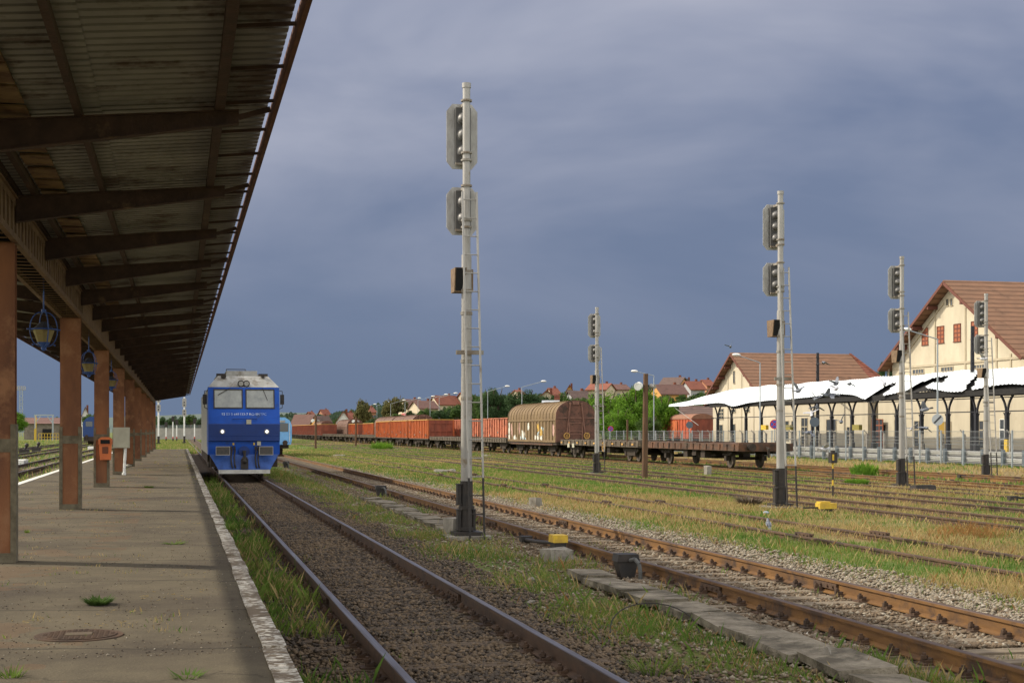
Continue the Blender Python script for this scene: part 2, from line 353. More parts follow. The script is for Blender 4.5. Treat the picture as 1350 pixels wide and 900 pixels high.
lim = np.clip((np.abs(GX - 2.4) - 1.0) / .8, .25, 1) * np.clip((np.abs(GX - 7.07) - 1.0) / .8, .25, 1)
GZ = -.02 + (GZ + .01) * lim
near_plat = np.clip((1.6 - GX) / .8, 0, 1) * (GX < 1.7)
GZ -= .05 * near_plat
far = (GX > 44) | (GX < -5) | (GY > 130)
GZ = np.where(far, -.04, GZ)
SS = lambda t: np.clip(t, 0, 1) ** 2 * (3 - 2 * np.clip(t, 0, 1))
GZ = GZ + 15 * SS((GX - 10) / 210) * SS((GY - 215) / 220)
V = np.stack([GX.ravel(), GY.ravel(), GZ.ravel()], 1)
nx = len(xs); ny = len(ys); I, J = np.meshgrid(np.arange(nx - 1), np.arange(ny - 1)); a = (J * nx + I).ravel()
Fq = np.stack([a, a + 1, a + nx + 1, a + nx], 1)
gm = bpy.data.materials.new('ground_soil_and_grass'); gm.use_nodes = True
nt = gm.node_tree; N, Lk = nt.nodes.new, nt.links.new; b = nt.nodes['Principled BSDF']; b.inputs['Roughness'].default_value = .95; b.inputs['Specular IOR Level'].default_value = .1
at = N('ShaderNodeAttribute'); at.attribute_name = 'zone'
geo = N('ShaderNodeNewGeometry')
def nmix(ca, cb, sc, lo, hi):
    n = N('ShaderNodeTexNoise'); n.inputs['Scale'].default_value = sc; n.inputs['Detail'].default_value = 5; n.inputs['Roughness'].default_value = .65
    Lk(geo.outputs['Position'], n.inputs['Vector']); r = N('ShaderNodeMapRange'); r.inputs['From Min'].default_value = lo; r.inputs['From Max'].default_value = hi
    Lk(n.outputs[0], r.inputs[0]); m = N('ShaderNodeMixRGB'); Lk(r.outputs[0], m.inputs[0])
    for k, c in ((1, ca), (2, cb)):
        if isinstance(c, tuple): m.inputs[k].default_value = (*c, 1)
        else: Lk(c, m.inputs[k])
    return m.outputs[0]
g0 = nmix((0.085, 0.125, 0.032), (0.13, 0.145, 0.045), 1.6, .4, .6)
g0 = nmix(g0, (0.20, 0.165, 0.08), 5, .56, .72)
dr = nmix((0.24, 0.18, 0.085), (0.16, 0.12, 0.06), 3, .4, .6)
pl = nmix((0.24, 0.195, 0.135), (0.14, 0.11, 0.075), 26, .42, .58)
dk = nmix((0.125, 0.095, 0.068), (0.055, 0.042, 0.032), 24, .42, .58)
so = nmix((0.17, 0.13, 0.09), (0.10, 0.078, 0.055), 9, .4, .6)
sr = N('ShaderNodeSeparateColor'); Lk(at.outputs['Color'], sr.inputs[0])
def mixf(fac, a_, b_):
    m = N('ShaderNodeMixRGB'); Lk(fac, m.inputs[0]); Lk(a_, m.inputs[1]); Lk(b_, m.inputs[2]); return m.outputs[0]
c = mixf(at.outputs['Alpha'], g0, so); c = mixf(sr.outputs[2], c, dr); c = mixf(sr.outputs[1], c, pl); c = mixf(sr.outputs[0], c, dk)
Lk(c, b.inputs['Base Color'])
bn = N('ShaderNodeTexNoise'); bn.inputs['Scale'].default_value = 22; Lk(geo.outputs['Position'], bn.inputs['Vector'])
bb = N('ShaderNodeBump'); bb.inputs['Strength'].default_value = .8; bb.inputs['Distance'].default_value = .04; Lk(bn.outputs[0], bb.inputs['Height']); Lk(bb.outputs[0], b.inputs['Normal'])
me = np_mesh('ground', V, Fq, gm, smooth=True)
z_ = zone(GX.ravel(), GY.ravel()); ca = me.color_attributes.new('zone', 'FLOAT_COLOR', 'POINT')
ca.data.foreach_set('color', np.stack([z_[0], z_[1], z_[2], z_[3]], 1).astype(np.float32).ravel())
struct(link('ground', me))

# road and forecourt beyond the fence
road_m = mat('road_asphalt', (0.12, 0.115, 0.105), 0.9, (0.09, 0.085, 0.08), 1)
struct(MB().box(46.5, 54.5, 20, 240, -.3, .03).build('road', road_m))
struct(MB().box(54.5, 54.75, 20, 240, -.3, .15).box(46.2, 46.5, 20, 240, -.3, .12).build('kerb', road_m))
far_plat = MB().box(55.6, 68, 60, 240, -.3, .42); struct(far_plat.build('far_platform_pavement', road_m))
# distant hills
hv = []; hx = np.linspace(-1500, 2500, 90)
for i, x in enumerate(hx):
    h = 20 + 7 * sin(x / 310) + 4 * sin(x / 97 + 1) + 3 * random.random()
    for (yy, zz) in ((1500, -2), (1750, h * .7), (2000, h), (2600, h * .8), (3200, -2)): hv.append((x, yy, zz))
hf = [(i * 5 + j, (i + 1) * 5 + j, (i + 1) * 5 + j + 1, i * 5 + j + 1) for i in range(89) for j in range(4)]
hm = mat('distant_woods', (0.06, 0.085, 0.075), 1.0, (0.09, 0.115, 0.09), .012, detail=8)  # bluish tint puts the haze of distance into the colour
o = MB().add(hv, hf).build('hills', hm, smooth=True); struct(o)

# ------------------------------------------------------------------ platform
pm = bpy.data.materials.new('platform_asphalt'); pm.use_nodes = True
nt = pm.node_tree; N, Lk = nt.nodes.new, nt.links.new; b = nt.nodes['Principled BSDF']; b.inputs['Roughness'].default_value = .92; b.inputs['Specular IOR Level'].default_value = .15
geo = N('ShaderNodeNewGeometry')
base = nmix((0.135, 0.112, 0.074), (0.10, 0.083, 0.056), 1.3, .38, .62)
base = nmix(base, (0.072, 0.058, 0.042), .45, .48, .66)
base = nmix(base, (0.20, 0.165, 0.11), 55, .60, .70)
base = nmix(base, (0.045, 0.036, 0.027), 70, .62, .72)
sp = N('ShaderNodeSeparateXYZ'); Lk(geo.outputs['Position'], sp.inputs[0])
wob = N('ShaderNodeTexNoise'); wob.inputs['Scale'].default_value = 1.1; wob.inputs['Detail'].default_value = 6; Lk(geo.outputs['Position'], wob.inputs['Vector'])
def M(op, a_, b_=None):
    m = N('ShaderNodeMath'); m.operation = op
    for k, q in enumerate((a_, b_)):
        if q is None: continue
        if isinstance(q, (int, float)): m.inputs[k].default_value = q
        else: Lk(q, m.inputs[k])
    return m.outputs[0]
yw = M('ADD', sp.outputs['Y'], M('MULTIPLY', wob.outputs[0], .35))
yw = M('ADD', yw, M('MULTIPLY', sp.outputs['X'], .17))
fr = M('FRACT', M('DIVIDE', yw, 2.45)); ln = M('LESS_THAN', M('ABSOLUTE', M('SUBTRACT', fr, .5)), M('MULTIPLY', wob.outputs[0], .02))
mm = N('ShaderNodeMixRGB'); Lk(M('MULTIPLY', ln, .8), mm.inputs[0]); Lk(base, mm.inputs[1]); mm.inputs[2].default_value = (0.05, 0.042, 0.03, 1)
vo = N('ShaderNodeTexVoronoi'); vo.feature = 'DISTANCE_TO_EDGE'; vo.inputs['Scale'].default_value = .30
wv = N('ShaderNodeVectorMath'); wv.operation = 'MULTIPLY_ADD'; Lk(wob.outputs[1], wv.inputs[0]); wv.inputs[1].default_value = (.9, .9, .9); Lk(geo.outputs['Position'], wv.inputs[2]); Lk(wv.outputs[0], vo.inputs['Vector'])
ck = M('MULTIPLY', M('LESS_THAN', vo.outputs['Distance'], .0035), M('MULTIPLY', M('GREATER_THAN', wob.outputs[0], .5), .6))
m2 = N('ShaderNodeMixRGB'); Lk(ck, m2.inputs[0]); Lk(mm.outputs[0], m2.inputs[1]); m2.inputs[2].default_value = (0.06, 0.05, 0.035, 1)
# rusty drip stain along the column line
st = M('MULTIPLY', M('LESS_THAN', M('ABSOLUTE', M('ADD', sp.outputs['X'], 2.0)), 1.3), M('MULTIPLY', M('GREATER_THAN', wob.outputs[0], .56), .35))
m3 = N('ShaderNodeMixRGB'); Lk(st, m3.inputs[0]); Lk(m2.outputs[0], m3.inputs[1]); m3.inputs[2].default_value = (0.15, 0.085, 0.045, 1)
Lk(m3.outputs[0], b.inputs['Base Color'])
bn = N('ShaderNodeTexNoise'); bn.inputs['Scale'].default_value = 45; Lk(geo.outputs['Position'], bn.inputs['Vector'])
bb = N('ShaderNodeBump'); bb.inputs['Strength'].default_value = .5; bb.inputs['Distance'].default_value = .012; Lk(bn.outputs[0], bb.inputs['Height']); Lk(bb.outputs[0], b.inputs['Normal'])
px_ = np.linspace(-4.6, .60, 34); py_ = np.concatenate([np.array([-6, 0, 5]), np.arange(8, 60, .25), np.arange(60, 129, 2)])
PX, PY = np.meshgrid(px_, py_); PZ = PLAT_Z + (noise2(PX, PY, 2.2, 2) - .5) * .035; nx = len(px_)
I, J = np.meshgrid(np.arange(nx - 1), np.arange(len(py_) - 1)); a = (J * nx + I).ravel()
struct(link('platform_surface', np_mesh('platform_surface', np.stack([PX.ravel(), PY.ravel(), PZ.ravel()], 1), np.stack([a, a + 1, a + nx + 1, a + nx], 1), pm, smooth=True)))
struct(MB().box(-4.6, .59, -6, 128, -.3, PLAT_Z - .04).build('platform_base', concrete))
kerb_m = mat('peeling_white_kerb', (0.55, 0.52, 0.45), 0.85, (0.16, 0.125, 0.085), 16, lo=.45, hi=.55, col3=(0.13, 0.10, 0.068), s3=1.3, p3=(.50, .58), bump=.7, bscale=25)
mb = MB(); y = -6.0
while y < 128:
    L_ = random.uniform(.85, 1.15); j = random.uniform(-.010, .010); h = random.uniform(-.006, .012)
    mb.box(.595 + j, .765 + j, y + .008, y + L_ - .008, -.3, PLAT_Z + h + .012); y += L_
struct(mb.build('platform_kerb', kerb_m))
lk_m = mat('white_line_kerb', (0.70, 0.69, 0.64), 0.8, (0.5, 0.48, .42), 6, lo=.5, hi=.7)
mb = MB(); y = -6.0
while y < 128: mb.box(-4.82, -4.61, y + .006, y + .994, -.3, PLAT_Z + .008); y += 1
struct(mb.build('platform_left_kerb', lk_m))

# ------------------------------------------------------------------ railway tracks
def rail_profile(cx, ztop=.17, h=.172):
    z0 = ztop - h
    return [(cx - .07, z0), (cx + .07, z0), (cx + .07, z0 + .012), (cx + .012, z0 + .035), (cx + .010, ztop - .045), (cx + .036, ztop - .036), (cx + .036, ztop - .006),
            (cx + .030, ztop), (cx - .030, ztop), (cx - .036, ztop - .006), (cx - .036, ztop - .036), (cx - .010, ztop - .045), (cx - .012, z0 + .035), (cx - .07, z0 + .012)]
def rail_mesh(cx, y0, y1, mats, ztop=.17, parent=None, wob=0):
    P = rail_profile(0, ztop); n = len(P); mb = MB(); step = 12.5; y = y0; 
    while y < y1 - .01:
        y2 = min(y + step, y1); 
        dx0 = cx + wob * (noise2(np.array([y]), np.array([cx]), 14)[0] - .5); dx1 = cx + wob * (noise2(np.array([y2]), np.array([cx]), 14)[0] - .5)
        vs = [(dx0 + p, y + .004, q) for p, q in P] + [(dx1 + p, y2 - .004, q) for p, q in P]
        for i in range(n):
            j = (i + 1) % n
            mb.add([vs[i], vs[j], vs[n + j], vs[n + i]], [(0, 3, 2, 1)], 1 if i in (6, 7, 8) else 0)
        mb.add(vs[:n], [tuple(range(n))]); mb.add(vs[n:], [tuple(range(n - 1, -1, -1))]); y = y2
    return mb.build('rail', mats, parent)
def fasten_mesh(cx):
    mb = MB(); mb.box(cx - .17, cx + .17, -.085, .085, .018, .036)
    for sx in (-1, 1):
        mb.cbox((cx + sx * .088, 0, .045), (.06, .11, .035)); mb.cyl((cx + sx * .11, 0, .03), (cx + sx * .11, 0, .118), .017, n=6); mb.cyl((cx + sx * .11, 0, .07), (cx + sx * .11, 0, .098), .032, n=6)
        mb.cbox((cx + sx * .07, 0, .058), (.06, .06, .02), ry=sx * .35)
    return mb
def track(cx, label, y0, y1, mats, sl_mat, s_from, count, fast=True, ztop=.17, wob=0, fmat=rust_rail_dark):
    t = thing('railway_track', label, 'railway track', (cx, 0, 0))
    for q in (-.7525, .7525): rail_mesh(q, y0, y1, mats, ztop, t, wob)
    if fast:
        for k in range(1, 6):
            for q in (-.7525, .7525):
                yj = y0 + 12.5 * k; mb = MB()
                for sx in (-1, 1):
                    mb.box(q + sx * .030 - .014, q + sx * .030 + .014, yj - .32, yj + .32, .055, .125)
                    for b_ in (-.24, -.09, .09, .24): mb.cyl((q + sx * .044, yj + b_, .09), (q + sx * .066, yj + b_, .09), .018, n=6)
                mb.build('joint_bar', rust_rail_dark, t)
    if count:
        meshes = []
        for k in range(5):
            mb = MB(); w = random.uniform(.21, .25); mb.cbox((0, 0, -.055), (2.5 + random.uniform(-.06, .06), w, .15), rz=random.uniform(-.01, .01))
            o = mb.build('sleeper', sl_mat); meshes.append(o.data); bpy.data.objects.remove(o)
        fm = [fasten_mesh(q).build('rail_fastening', fmat) for q in (-.7525, .7525)]; fms = [f.data for f in fm]
        for f in fm: bpy.data.objects.remove(f)
        for i in range(count):
            o = link('sleeper', meshes[i % 5], t); o.location = (0, s_from + i * .6, random.uniform(-.034, -.010)); o.rotation_euler = (0, 0, random.uniform(-.02, .02))
            if fast:
                for f in fms: link('rail_fastening', f, o)
    return t
t1 = track(2.395, 'track beside the platform that the blue locomotive stands on', 4, 330, [rust_rail_dark, rail_top], sleeper_m, 9.0, 95)
t2 = track(7.07, 'main track with orange-brown rails just right of the tallest signal mast', 4, 330, [rust_rail, rail_top_rust], sleeper_c, 10.0, 100, fmat=rust_rail_dark)
mb = MB()
for i in range(120): mb.cbox((0, 70.2 + i * .6, -.055), (2.5, .23, .15))
o = mb.build('sleeper', sleeper_c, t2); o['kind'] = 'stuff'
old = [rust_rail, rail_top_rust]
track(11.9, 'overgrown rusty track nearly buried in grass, next right of the main track', 12, 120, [rust_rail_dark, rust_rail_dark], sleeper_m, 0, 0, ztop=.07, wob=.12)
track(17.0, 'rusty track in grass passing behind the yellow point box', 22, 250, [rust_rail_dark, rust_rail_dark], sleeper_m, 0, 0, False, ztop=.10, wob=.05)
track(20.7, 'rusty siding in grass in front of the wooden post with floodlights', 22, 300, [rust_rail_dark, rust_rail_dark], sleeper_m, 0, 0, False, ztop=.10, wob=.04)
track(24.7, 'half-hidden rusty track between the yard signals and the goods wagons', 22, 300, [rust_rail_dark, rust_rail_dark], sleeper_m, 0, 0, False, ztop=.065, wob=.07)
track(27.6, 'siding under the line of flat wagons and the tan hooded wagon', 22, 420, old, sleeper_m, 0, 0, False, ztop=.11)
track(31.7, 'bright rusty siding running closest to the crash barrier', 22, 420, old, sleeper_m, 38, 70, False, ztop=.17)
track(-7.6, 'track along the left edge of the platform', 4, 330, [rust_rail_dark, rail_top], sleeper_m, 30, 80, True)
track(-11.6, 'second track out from the left edge of the platform', 4, 330, [rust_rail_dark, rail_top], sleeper_m, 40, 60, False)
track(-15.6, 'third track out from the left edge of the platform', 4, 330, [rust_rail_dark, rail_top], sleeper_m, 40, 60, False)

# ------------------------------------------------------------------ stuff: ballast stones, grass blades
def stones(name, label, X, Y, Z, size, mats, mi=None):
    n = len(X); base = np.array([(1, 0, 0), (-1, 0, 0), (0, 1, 0), (0, -1, 0), (0, 0, 1), (0, 0, -1)], float)
    V = base[None] * (1 + rng.uniform(-.35, .35, (n, 6, 3))) + rng.uniform(-.25, .25, (n, 6, 3))
    V *= size[:, None, None] * np.stack([rng.uniform(.7, 1.3, n), rng.uniform(.7, 1.3, n), rng.uniform(.45, .8, n)], 1)[:, None]
    a = rng.uniform(0, 2 * pi, n); c, s = np.cos(a)[:, None], np.sin(a)[:, None]
    V = np.stack([V[..., 0] * c - V[..., 1] * s, V[..., 0] * s + V[..., 1] * c, V[..., 2]], -1)
    V += np.stack([X, Y, Z], 1)[:, None]
    f = np.array([(0, 2, 4), (2, 1, 4), (1, 3, 4), (3, 0, 4), (2, 0, 5), (1, 2, 5), (3, 1, 5), (0, 3, 5)])
    Fa = (np.arange(n) * 6)[:, None, None] + f[None]
    o = link(name, np_mesh(name, V.reshape(-1, 3), Fa.reshape(-1, 3), mats, None if mi is None else np.repeat(mi, 8)))
    return tag(o, label, 'ballast', kind='stuff')
def in_view(X, Y, m=25):
    D = X * ST + Y * CT; px = XC + F * (X * CT - Y * ST) / D
    return (px > -m) & (px < 1350 + m) & (D > 9)
offrail = lambda X, r=.09: np.min([np.minimum(np.abs(X - c - .7525), np.abs(X - c + .7525)) for c in TRACKS], axis=0) > r
def scatter(n, x0, x1, y0, y1, pw=1.0):
    u = rng.random(n); Y = y0 + (y1 - y0) * u ** pw; X = rng.uniform(x0, x1, n); k = in_view(X, Y); return X[k], Y[k]
st_d = mat('dark_ballast_stone', (0.10, 0.078, 0.058), 0.9, (0.05, 0.04, 0.032), 9, col3=(0.20, 0.16, 0.12), s3=14, p3=(.6, .64))
st_b = mat('brown_ballast_stone', (0.18, 0.13, 0.082), 0.9, (0.10, 0.072, 0.046), 9, col3=(0.24, 0.19, 0.14), s3=14, p3=(.62, .66))
st_p = mat('pale_ballast_stone', (0.29, 0.25, 0.185), 0.9, (0.19, 0.155, 0.11), 9, col3=(0.42, 0.39, 0.33), s3=14, p3=(.58, .62))
X, Y = scatter(95000, .8, 4.25, 9, 56, 1.5)
sl = (np.abs(((Y - 9.0 + .3) % .6) - .3) < .11) & (np.abs(X - 2.395) < 1.2) & (rng.random(len(X)) < .22); X, Y = X[~sl], Y[~sl]
keep = rng.random(len(X)) < np.where(X < 1.3, .45, np.where(X > 3.8, .5, 1)); X, Y = X[keep], Y[keep]; k = offrail(X, .075); X, Y = X[k], Y[k]
stones('track_ballast', 'dark brown ballast stones around the track beside the platform', X, Y, -.022 + rng.random(len(X)) * .035 - .03 * np.clip(1 - np.min([np.abs(X - 1.6425), np.abs(X - 3.1475)], axis=0) / .22, 0, 1), rng.uniform(.016, .036, len(X)), [st_d, st_b], (rng.random(len(X)) < .4 + .35 * (noise2(X, Y, 2.5) > .5)).astype(int))
X, Y = scatter(110000, 5.55, 9.9, 12, 90, 1.5)
sl = (np.abs(((Y - 10.0 + .3) % .6) - .3) < .12) & (np.abs(X - 7.07) < 1.2) & (rng.random(len(X)) < .68); X, Y = X[~sl], Y[~sl]
keep = rng.random(len(X)) < np.clip(np.minimum((X - 5.4) / .5, (9.95 - X) / (.3 + .9 * noise2(X, Y, 1.3))), 0, 1) * np.clip(1.7 - Y / 55, .1, 1); X, Y = X[keep], Y[keep]; k = offrail(X, .075); X, Y = X[k], Y[k]
stones('pale_ballast', 'pale grey ballast stones around and beside the main track', X, Y, -.035 + rng.random(len(X)) * .04 - .03 * np.clip(1 - np.min([np.abs(X - 6.3175), np.abs(X - 7.8225)], axis=0) / .22, 0, 1), rng.uniform(.016, .038, len(X)), [st_p, st_b], (rng.random(len(X)) < np.where(X < 8.0, .80, .22)).astype(int))
X, Y = scatter(9000, 3.9, 5.9, 10, 60, 1.6)
stones('scattered_stones', 'loose stones scattered through the weeds between the two near tracks', X, Y, -.02 + rng.random(len(X)) * .02, rng.uniform(.014, .035, len(X)), [st_b, st_p], (rng.random(len(X)) < .3).astype(int))

def blades(name, label, X, Y, h, w, mats, mi=None, z=-.03, cat='grass'):
    n = len(X); a = rng.uniform(0, 2 * pi, n); lean = rng.uniform(.1, .75, n) * h; b = rng.uniform(0, 2 * pi, n)
    dx, dy = np.cos(a) * w / 2, np.sin(a) * w / 2; z0 = np.full(n, z) if np.isscalar(z) else z
    p = np.stack([np.stack([X - dx, Y - dy, z0], 1), np.stack([X + dx, Y + dy, z0], 1),
                  np.stack([X + dx * .7 + np.cos(b) * lean * .4, Y + dy * .7 + np.sin(b) * lean * .4, z0 + h * .6], 1),
                  np.stack([X + np.cos(b) * lean, Y + np.sin(b) * lean, z0 + h], 1)], 1)
    Fa = (np.arange(n) * 4)[:, None, None] + np.array([(0, 1, 2), (0, 2, 3)])[None]
    o = link(name, np_mesh(name, p.reshape(-1, 3), Fa.reshape(-1, 3), mats, None if mi is None else np.repeat(mi, 2)))
    return tag(o, label, cat, kind='stuff')
def clumped(n, x0, x1, y0, y1, pw, dens, jit=.10, per=9):
    X, Y = scatter(n // per, x0, x1, y0, y1, pw); k = rng.random(len(X)) < dens(X, Y); X, Y = X[k], Y[k]
    X = np.repeat(X, per) + rng.normal(0, jit, len(X) * per); Y = np.repeat(Y, per) + rng.normal(0, jit, len(Y) * per)
    return X, Y
# verge beside the platform
X, Y = clumped(42000, .82, 1.50, 9, 60, 1.5, lambda X, Y: np.clip((noise2(X, Y, 1.1) - .42) * 5, 0, 1) * np.clip((1.85 - X) * 1.3, .15, 1) * np.where(Y < 15.5, .3, 1), .06)
k = X > .78; X, Y = X[k], Y[k]
blades('weeds', 'tall green weeds along the foot of the platform edge', X, Y, rng.uniform(.03, .20, len(X)) * np.where(rng.random(len(X)) < .05, 1.8, 1), rng.uniform(.005, .011, len(X)), [grass_g, grass_d], (rng.random(len(X)) < .25).astype(int))
# between the near tracks
X, Y = clumped(170000, 3.75, 6.0, 10, 110, 1.7, lambda X, Y: np.clip((noise2(X, Y, 1.5) - .40) * 5, 0, 1) * np.clip((X - 3.4) * 1.2, 0, 1), .09)
k = offrail(X) & ~((X > 5.05) & (X < 5.75) & ((Y < 18.8) | (Y > 30)) & (rng.random(len(X)) < .93)); X, Y = X[k], Y[k]
sc = np.clip(Y / 25, .8, 3)
blades('weeds', 'green and dry weeds between the two near tracks', X, Y, rng.uniform(.015, .10, len(X)) * np.where(rng.random(len(X)) < .05, 2.4, 1), rng.uniform(.005, .010, len(X)) * sc, [grass_g, grass_d, grass_o], rng.choice([0, 1, 2], len(X), p=[.66, .27, .07]))
# sparse weeds in the tracks
X, Y = clumped(9000, 1.5, 8.6, 10, 70, 1.6, lambda X, Y: np.clip((noise2(X, Y, .8) - .6) * 6, 0, 1), .06)
k = offrail(X); X, Y = X[k], Y[k]
blades('weeds', 'sparse small weeds growing in the ballast of the near tracks', X, Y, rng.uniform(.03, .12, len(X)), rng.uniform(.008, .014, len(X)), [grass_g, grass_d], (rng.random(len(X)) < .3).astype(int))
# the wide yard
X, Y = clumped(900000, 8.5, 29, 13, 150, 1.5, lambda X, Y: np.clip((noise2(X, Y, 2.0) - .15) * 4, .2, 1) * np.clip((X - 8.6 - noise2(X, Y, 1.3) * 1.0 * np.clip(1.6 - Y / 40, .2, 1)) * 2.6, 0, 1), .16)
k = offrail(X, .05) | ((noise2(X, Y, 1.1) > .60) & (X < 13)) | (noise2(X, Y * .5, 2.3) > .64); X, Y = X[k], Y[k]
zz = zone(X, Y); pd = np.clip(zz[2] * .80 + .10 + .35 * np.clip((noise2(X, Y, .9) - .62) * 6, 0, 1), 0, .82); r_ = rng.random(len(X)); mi = np.where(r_ < pd, np.where(rng.random(len(X)) < .1, 2, 1), 0)
sc = np.clip(Y / 16, 1, 7)
blades('grass', 'green and straw-coloured grass covering the yard between the old tracks', X, Y, (.012 + .075 * rng.random(len(X)) ** 2) * np.where(mi > 0, 1.5, 1.0) * np.where(X > 14, 1.0, 1.15) * (.6 + noise2(X, Y, 1.0)), rng.uniform(.005, .011, len(X)) * sc, [grass_g, grass_d, grass_o], mi)
X, Y = clumped(150000, 3.5, 46, 35, 300, 1.3, lambda X, Y: np.where(X > 29, 1, np.where(Y > 110, .8, 0)) * np.clip((noise2(X, Y, 2.5) - .25) * 4, .1, 1), .25)
k = offrail(X, .09) & ~((X < 9) & (np.abs(X - 7) < 1.9)); X, Y = X[k], Y[k]
zz = zone(X, Y); pd = np.clip(zz[2] + .12, 0, .9); mi = (rng.random(len(X)) < pd).astype(int)
blades('grass', 'tufty dry and green grass along the crash barrier and the far siding', X, Y, rng.uniform(.04, .22, len(X)), rng.uniform(.03, .08, len(X)), [grass_g, grass_d], mi)
X, Y = clumped(60000, -40, -5, 50, 300, 1.3, lambda X, Y: np.clip((noise2(X, Y, 2.5) - .3) * 4, .1, 1), .25)
k = offrail(X, .12); X, Y = X[k], Y[k]
blades('grass', 'green grass between the tracks left of the platform', X, Y, rng.uniform(.05, .25, len(X)), rng.uniform(.03, .08, len(X)), [grass_g, grass_d], (rng.random(len(X)) < .3).astype(int))
X, Y = clumped(40000, -4.8, 1.6, 128, 320, 1.2, lambda X, Y: np.full(len(X), .8), .25)
blades('grass', 'grass and dry weeds beyond the far end of the platform', X, Y, rng.uniform(.05, .3, len(X)), rng.uniform(.04, .1, len(X)), [grass_g, grass_d], (rng.random(len(X)) < .3).astype(int))
X = rng.uniform(-4.4, .58, 9000); Y = 10.5 + 60 * rng.random(9000) ** 1.6; k = in_view(X, Y); X, Y = X[k], Y[k]
stones('grit', 'fine grit and crumbs of asphalt lying on the platform', X, Y, PLAT_Z + .004 + (noise2(X, Y, 2.2, 2) - .5) * .035, rng.uniform(.003, .010, len(X)), [st_b, st_p, st_d], rng.integers(0, 3, len(X)))
X, Y = clumped(2600, -4.4, .55, 10.5, 60, 1.6, lambda X, Y: np.clip((noise2(X, Y * 1.6, 1.4) - .5) * 7, 0, 1), .12, 10)
n = len(X); a = rng.uniform(0, 2 * pi, n); l_ = rng.uniform(.015, .06, n); zz = PLAT_Z + .006 + (noise2(X, Y, 2.2, 2) - .5) * .035
P_ = np.stack([np.stack([X, Y, zz], 1), np.stack([X + np.cos(a) * l_, Y + np.sin(a) * l_, zz + .006], 1), np.stack([X + np.cos(a + .12) * l_, Y + np.sin(a + .12) * l_, zz + .012], 1)], 1)
tag(link('dry_straw', np_mesh('dry_straw', P_.reshape(-1, 3), np.arange(3 * n).reshape(-1, 3), grass_d)), 'dry straw litter scattered over the platform asphalt', 'straw', kind='stuff')
# weeds on the platform: thin line tufts in the joints
X, Y = clumped(8000, -4.4, .58, 11.5, 120, 1.5, lambda X, Y: np.clip((noise2(X, Y * 2.5, 1.1) - .55) * 9, 0, 1), .07)
blades('weeds', 'thin dry weeds growing out of cracks in the platform', X, Y, rng.uniform(.01, .06, len(X)), rng.uniform(.006, .010, len(X)) * np.clip(Y / 20, 1, 4), [grass_d, grass_g], (rng.random(len(X)) < .35).astype(int), z=PLAT_Z - .005)
def tuft(name, label, x, y, r, h, n, m, cat='weed', z=0, wd=.012, sp=.5):
    a = rng.uniform(0, 2 * pi, n); q = r * np.sqrt(rng.random(n)) * sp; X = np.cos(a) * q; Y = np.sin(a) * q
    L_ = rng.uniform(.5, 1, n); b2 = rng.uniform(0, 2 * pi, n) if sp > .6 else a; tipx = X + np.cos(b2) * r * L_ * (1.2 - sp); tipy = Y + np.sin(b2) * r * L_ * (1.2 - sp)
    w = wd * rng.uniform(.6, 1.4, n); b = a + pi / 2
    P = np.stack([np.stack([X - np.cos(b) * w, Y - np.sin(b) * w, np.zeros(n)], 1), np.stack([X + np.cos(b) * w, Y + np.sin(b) * w, np.zeros(n)], 1), np.stack([tipx, tipy, h * L_ * rng.uniform(.5, 1, n)], 1)], 1)
    o = link(name, np_mesh(name, P.reshape(-1, 3), np.arange(3 * n).reshape(-1, 3), m)); o.location = (x, y, z); return tag(o, label, cat)
def ptuft(px, py, *a, z=PLAT_Z, nm='weed', **k):
    x, y = gp(px, py, z); return tuft(nm, a[0], x, y, *a[1:], z=z - .01, **k)
ptuft(130, 795, 'dark green clump of cut weed lying on the platform', .17, .10, 220, lf_mid, wd=.016)
ptuft(196, 643, 'bright green weed growing on the platform past the second column', .18, .10, 120, grass_g, wd=.02)
ptuft(14, 892, 'small green weed at the bottom left corner of the platform', .13, .12, 40, grass_g, wd=.008)
ptuft(247, 892, 'sprawling green and straw weed low in front on the platform', .16, .08, 40, grass_g, wd=.008)
ptuft(305, 697, 'bright yellow-green weed growing over the white kerb', .16, .18, 90, grass_g, wd=.01)
ptuft(230, 716, 'low green weed in a joint near the middle of the platform', .22, .05, 70, grass_g, wd=.01)
ptuft(36, 702, 'little green weed beside the nearest column', .07, .1, 40, grass_g, wd=.008)
x, y = gp(860, 885); tuft('weed', 'feathery green weed under the bent wire between the tracks', x, y, .32, .26, 150, grass_g, z=-.03, wd=.005)
x, y = gp(1277, 704); tuft('dry_bush', 'orange-brown dry bush between the grassy tracks on the right', x, y, .85, .42, 420, grass_o, 'bush', z=-.03, wd=.008, sp=.95)
x, y = gp(988, 664); tuft('brushwood_heap', 'small grey-brown heap of brushwood left of the second signal mast', x, y, .5, .35, 500, mat('grey_twigs', (0.17, 0.13, 0.1), .9, (.1, .08, .06), 9), 'brushwood', z=-.03, wd=.012)
for (px, py, lab, r, h) in ((1140, 626, 'lime green bush beside the bright rusty siding', .7, .7), (503, 592, 'lime green bush in front of the orange open wagons', 1.4, 1.1),
                            (1128, 638, 'low lime weed clump in front of the lime bush', .5, .3), (935, 584, 'yellow-green shrub by the fence right of the red box wagon', 2.2, 1.8)):
    x, y = gp(px, py); tuft('bush', lab, x, y, r, h, 700, lf_bright, 'bush', z=-.03, wd=.06, sp=.85)

